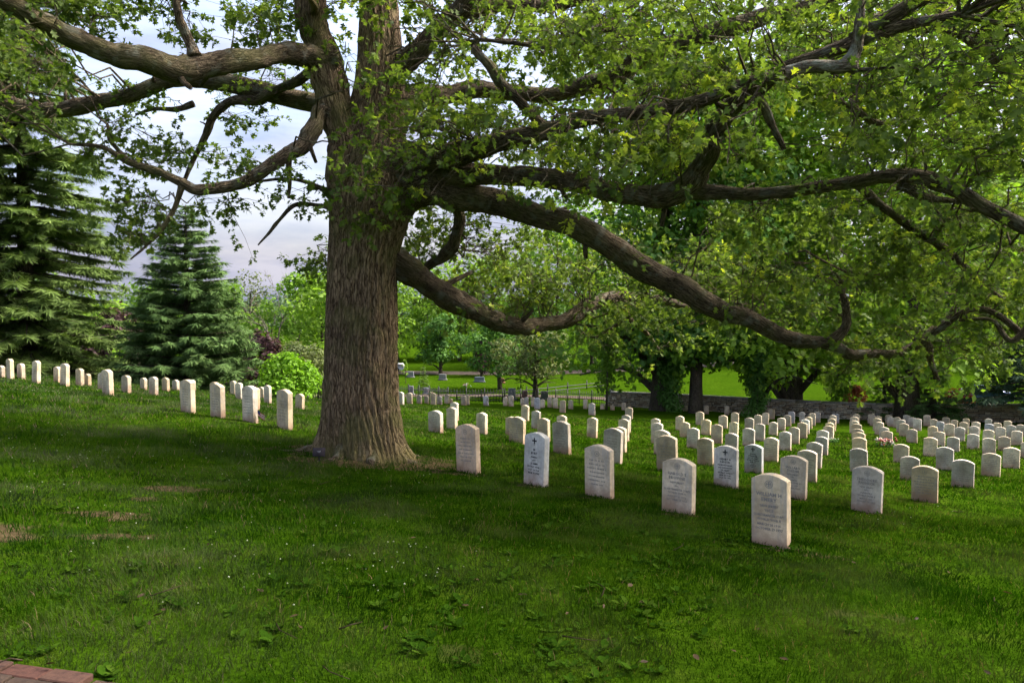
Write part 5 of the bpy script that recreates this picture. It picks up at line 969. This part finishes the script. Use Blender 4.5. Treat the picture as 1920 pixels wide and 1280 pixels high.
# flowers at the graves
def bouquet(label, px, py, d, r, cols, n, name='flower_bunch'):
    x, y = gx(px, d, py); o = empty(name, (x, y, gnd1(x, y))); tag(o, label, 'flowers')
    c = Geo(); foliage(c, [(q * r * .5, 0, r * .3) for q in (-1, 0, 1)], [r * .55] * 3, 220, .07, .4, .6); link('leaves', c.mesh('leaves', lf_deep), o)
    for nm, mt in cols:
        b = Geo()
        for _ in range(n):
            p = np.array([rng.normal(0, r * .55), rng.normal(0, r * .3), r * rng.uniform(.3, .75)])
            for _ in range(4): b.add(np.array(ICO) * r * rng.uniform(.09, .15) + p + rng.normal(0, r * .07, 3), f3=ICF, tint=rng.uniform())
        link(nm, b.mesh(nm, mt), o)
rose, cream_, rust = plain('petal_pink', (.45, .22, .2), .8, .1), plain('petal_cream', (.6, .55, .42), .8, .1), plain('petal_rust', (.22, .07, .04), .8, .1)
s137 = STONES[138]; bouquet('low basket of pink and rust flowers before a headstone', 1660, 832, s137[2] - .55, .34, (('pink_blossom', rose), ('rust_blossom', rust), ('white_blossom', cream_)), 12)
bouquet('small bunch of white flowers beside a headstone', 1559, 826, STONES[116][2] - .3, .2, (('white_blossom', cream_),), 12)
bouquet('red and white flowers on a grave far across the lawn', 872, 720, 72, .42, (('pink_blossom', rose), ('white_blossom', white)), 8)
bouquet('flowers laid at the first monuments behind the fence', 809, 731, 66, .35, (('pink_blossom', rose), ('white_blossom', cream_)), 7)
# monuments on the far lawn
def monument(label, px, d, w, h, col, py=740):
    x, y = gx(px, d, py); z = g1(x, y); o = empty('monument', (x, y, z), R(-8)); tag(o, label, 'gravestone', 'monuments on the far lawn')
    mt = plain('granite', col, .45, .4, scale=40); bm = bmesh.new(); bmesh.ops.create_cube(bm, size=1); bmesh.ops.scale(bm, vec=(w, .22, h), verts=bm.verts); bmesh.ops.translate(bm, vec=(0, 0, h / 2 + .12), verts=bm.verts)
    top = [e for e in bm.edges if all(v.co.z > h for v in e.verts)]; bmesh.ops.bevel(bm, geom=top, offset=.06, segments=3, affect='EDGES', profile=.5)
    me = bpy.data.meshes.new('tablet'); bm.to_mesh(me); bm.free(); me.materials.append(mt); link('tablet', me, o)
    g = Geo(); g.box((0, 0, .06), (w + .2, .36, .14)); link('base', g.mesh('base', plain('granite_base', tuple(q * .8 for q in col), .8, .2)), o)
for a in (('grey granite monument behind the far headstones', 960, 62.5, .62, .85, (.13, .13, .14)), ('dull red monument beside the olive tree trunk', 984, 63, .45, .6, (.16, .07, .06)), ('dark wide monument right of the olive tree trunk', 1021, 62.5, .6, .62, (.05, .05, .055)),
          ('grey upright monument by the young conifer', 771, 66, .4, .7, (.17, .17, .18)), ('pale low monument with sloped top by the flowers', 799, 66.5, .42, .5, (.2, .21, .23)), ('white low marker left of the grey monument', 741, 68, .5, .22, (.3, .3, .3)),
          ('pale marker by the road next to the staked sapling', 770, 82, .7, .55, (.18, .18, .19)), ('pale marker in front of the lone round tree', 830, 79, .75, .55, (.18, .175, .18)), ('wide bluish marker under the purple tree', 899, 77, 1.0, .45, (.13, .15, .18)), ('small rusty marker on the far lawn', 942, 76, .35, .4, (.2, .09, .06)),
          ('grey marker on the lawn above the wall end', 1201, 62, .7, .4, (.13, .14, .15)), ('grey marker near the drooping branch', 1146, 66, .4, .4, (.2, .2, .22))): monument(*a)
# parked cars beyond
glass = plain('car_glass', (.02, .022, .025), .1, .6, var=.1); tyre = plain('tyre_rubber', (.015, .015, .015), .9, .1); lampm = plain('tail_lamp', (.35, .03, .02), .3, .5); rimm = plain('wheel_rim', (.4, .4, .42), .4, .5)
def car(label, px, d, rz, col):
    x, y = gx(px, d); o = empty('parked_car', (x, y, g1(x, y) + .06), rz); tag(o, label, 'car', 'cars parked beyond the cemetery')
    paint = plain('car_paint', col, .3, .5, .2, var=.05); W_ = 1.72
    prof = [(-2.15, .35), (-2.2, .72), (-1.75, .86), (-1.5, .90), (-.85, 1.38), (.75, 1.42), (1.55, .98), (2.1, .92), (2.18, .62), (2.12, .32)]
    g = Geo(); n = len(prof)
    v = []
    for sgn in (-1, 1):
        for (a, b) in prof: v.append((a, sgn * W_ / 2 * (.80 if b > 1.2 else 1), b))
    i = np.arange(n); j = (i + 1) % n
    g.add(v, f4=np.stack([i, j, n + j, n + i], 1), f3=[(0, k, k + 1) for k in range(1, n - 1)] + [(n, n + k + 1, n + k) for k in range(1, n - 1)]); link('body', g.mesh('body', paint), o)
    for sgn in (-1, 1):
        for (a0, a1, b0, b1) in ((-1.25, -.05, -.78, -.05), (.05, 1.2, .05, .72)):
            g = Geo(); g.add([(a0, sgn * (W_ / 2 * .985 + .004), .95), (a1, sgn * (W_ / 2 * .985 + .004), .95), (b1, sgn * (W_ / 2 * .82 + .004), 1.34), (b0, sgn * (W_ / 2 * .82 + .004), 1.34)], f4=[(0, 1, 2, 3)]); link('window', g.mesh('window', glass), o)
        for a in (-1.35, 1.35):
            g = Geo(); t = np.arange(18) / 18 * 6.2832
            g.tube([(a, sgn * (W_ / 2 - .16), .31), (a, sgn * (W_ / 2 + .02), .31)], .31, 18); wv = link('wheel', g.mesh('wheel', tyre, True), o)
            g = Geo(); g.tube([(a, sgn * (W_ / 2 - .1), .31), (a, sgn * (W_ / 2 + .03), .31)], .18, 14); link('rim', g.mesh('rim', rimm, True), wv)
        g = Geo(); g.box((2.12, sgn * .62, .74), (.14, .3, .14)); link('headlight', g.mesh('headlight', white), o)
        g = Geo(); g.box((-2.16, sgn * .66, .72), (.12, .26, .16)); link('tail_light', g.mesh('tail_light', lampm), o)
    for (a0, b0, a1, b1) in ((-1.48, .93, -.92, 1.34), (1.5, 1.0, .82, 1.38)):
        g = Geo(); e = .02 if a0 < 0 else -.02; g.add([(a0 - e, -.74, b0 + .015), (a0 - e, .74, b0 + .015), (a1 - e, .62, b1 + .015), (a1 - e, -.62, b1 + .015)], f4=[(0, 1, 2, 3)]); link('windscreen', g.mesh('windscreen', glass), o)
car('silver car parked on the far road, half hidden by the oak trunk', 722, 88, R(5), (.42, .43, .45)); car('blue car showing over the wall beside the low conifer', 1842, 60, R(-25), (.03, .06, .18))
print('objects', len(bpy.data.objects), 'tris', sum(len(o.data.loops) for o in scene.objects if o.type == 'MESH') // 3)
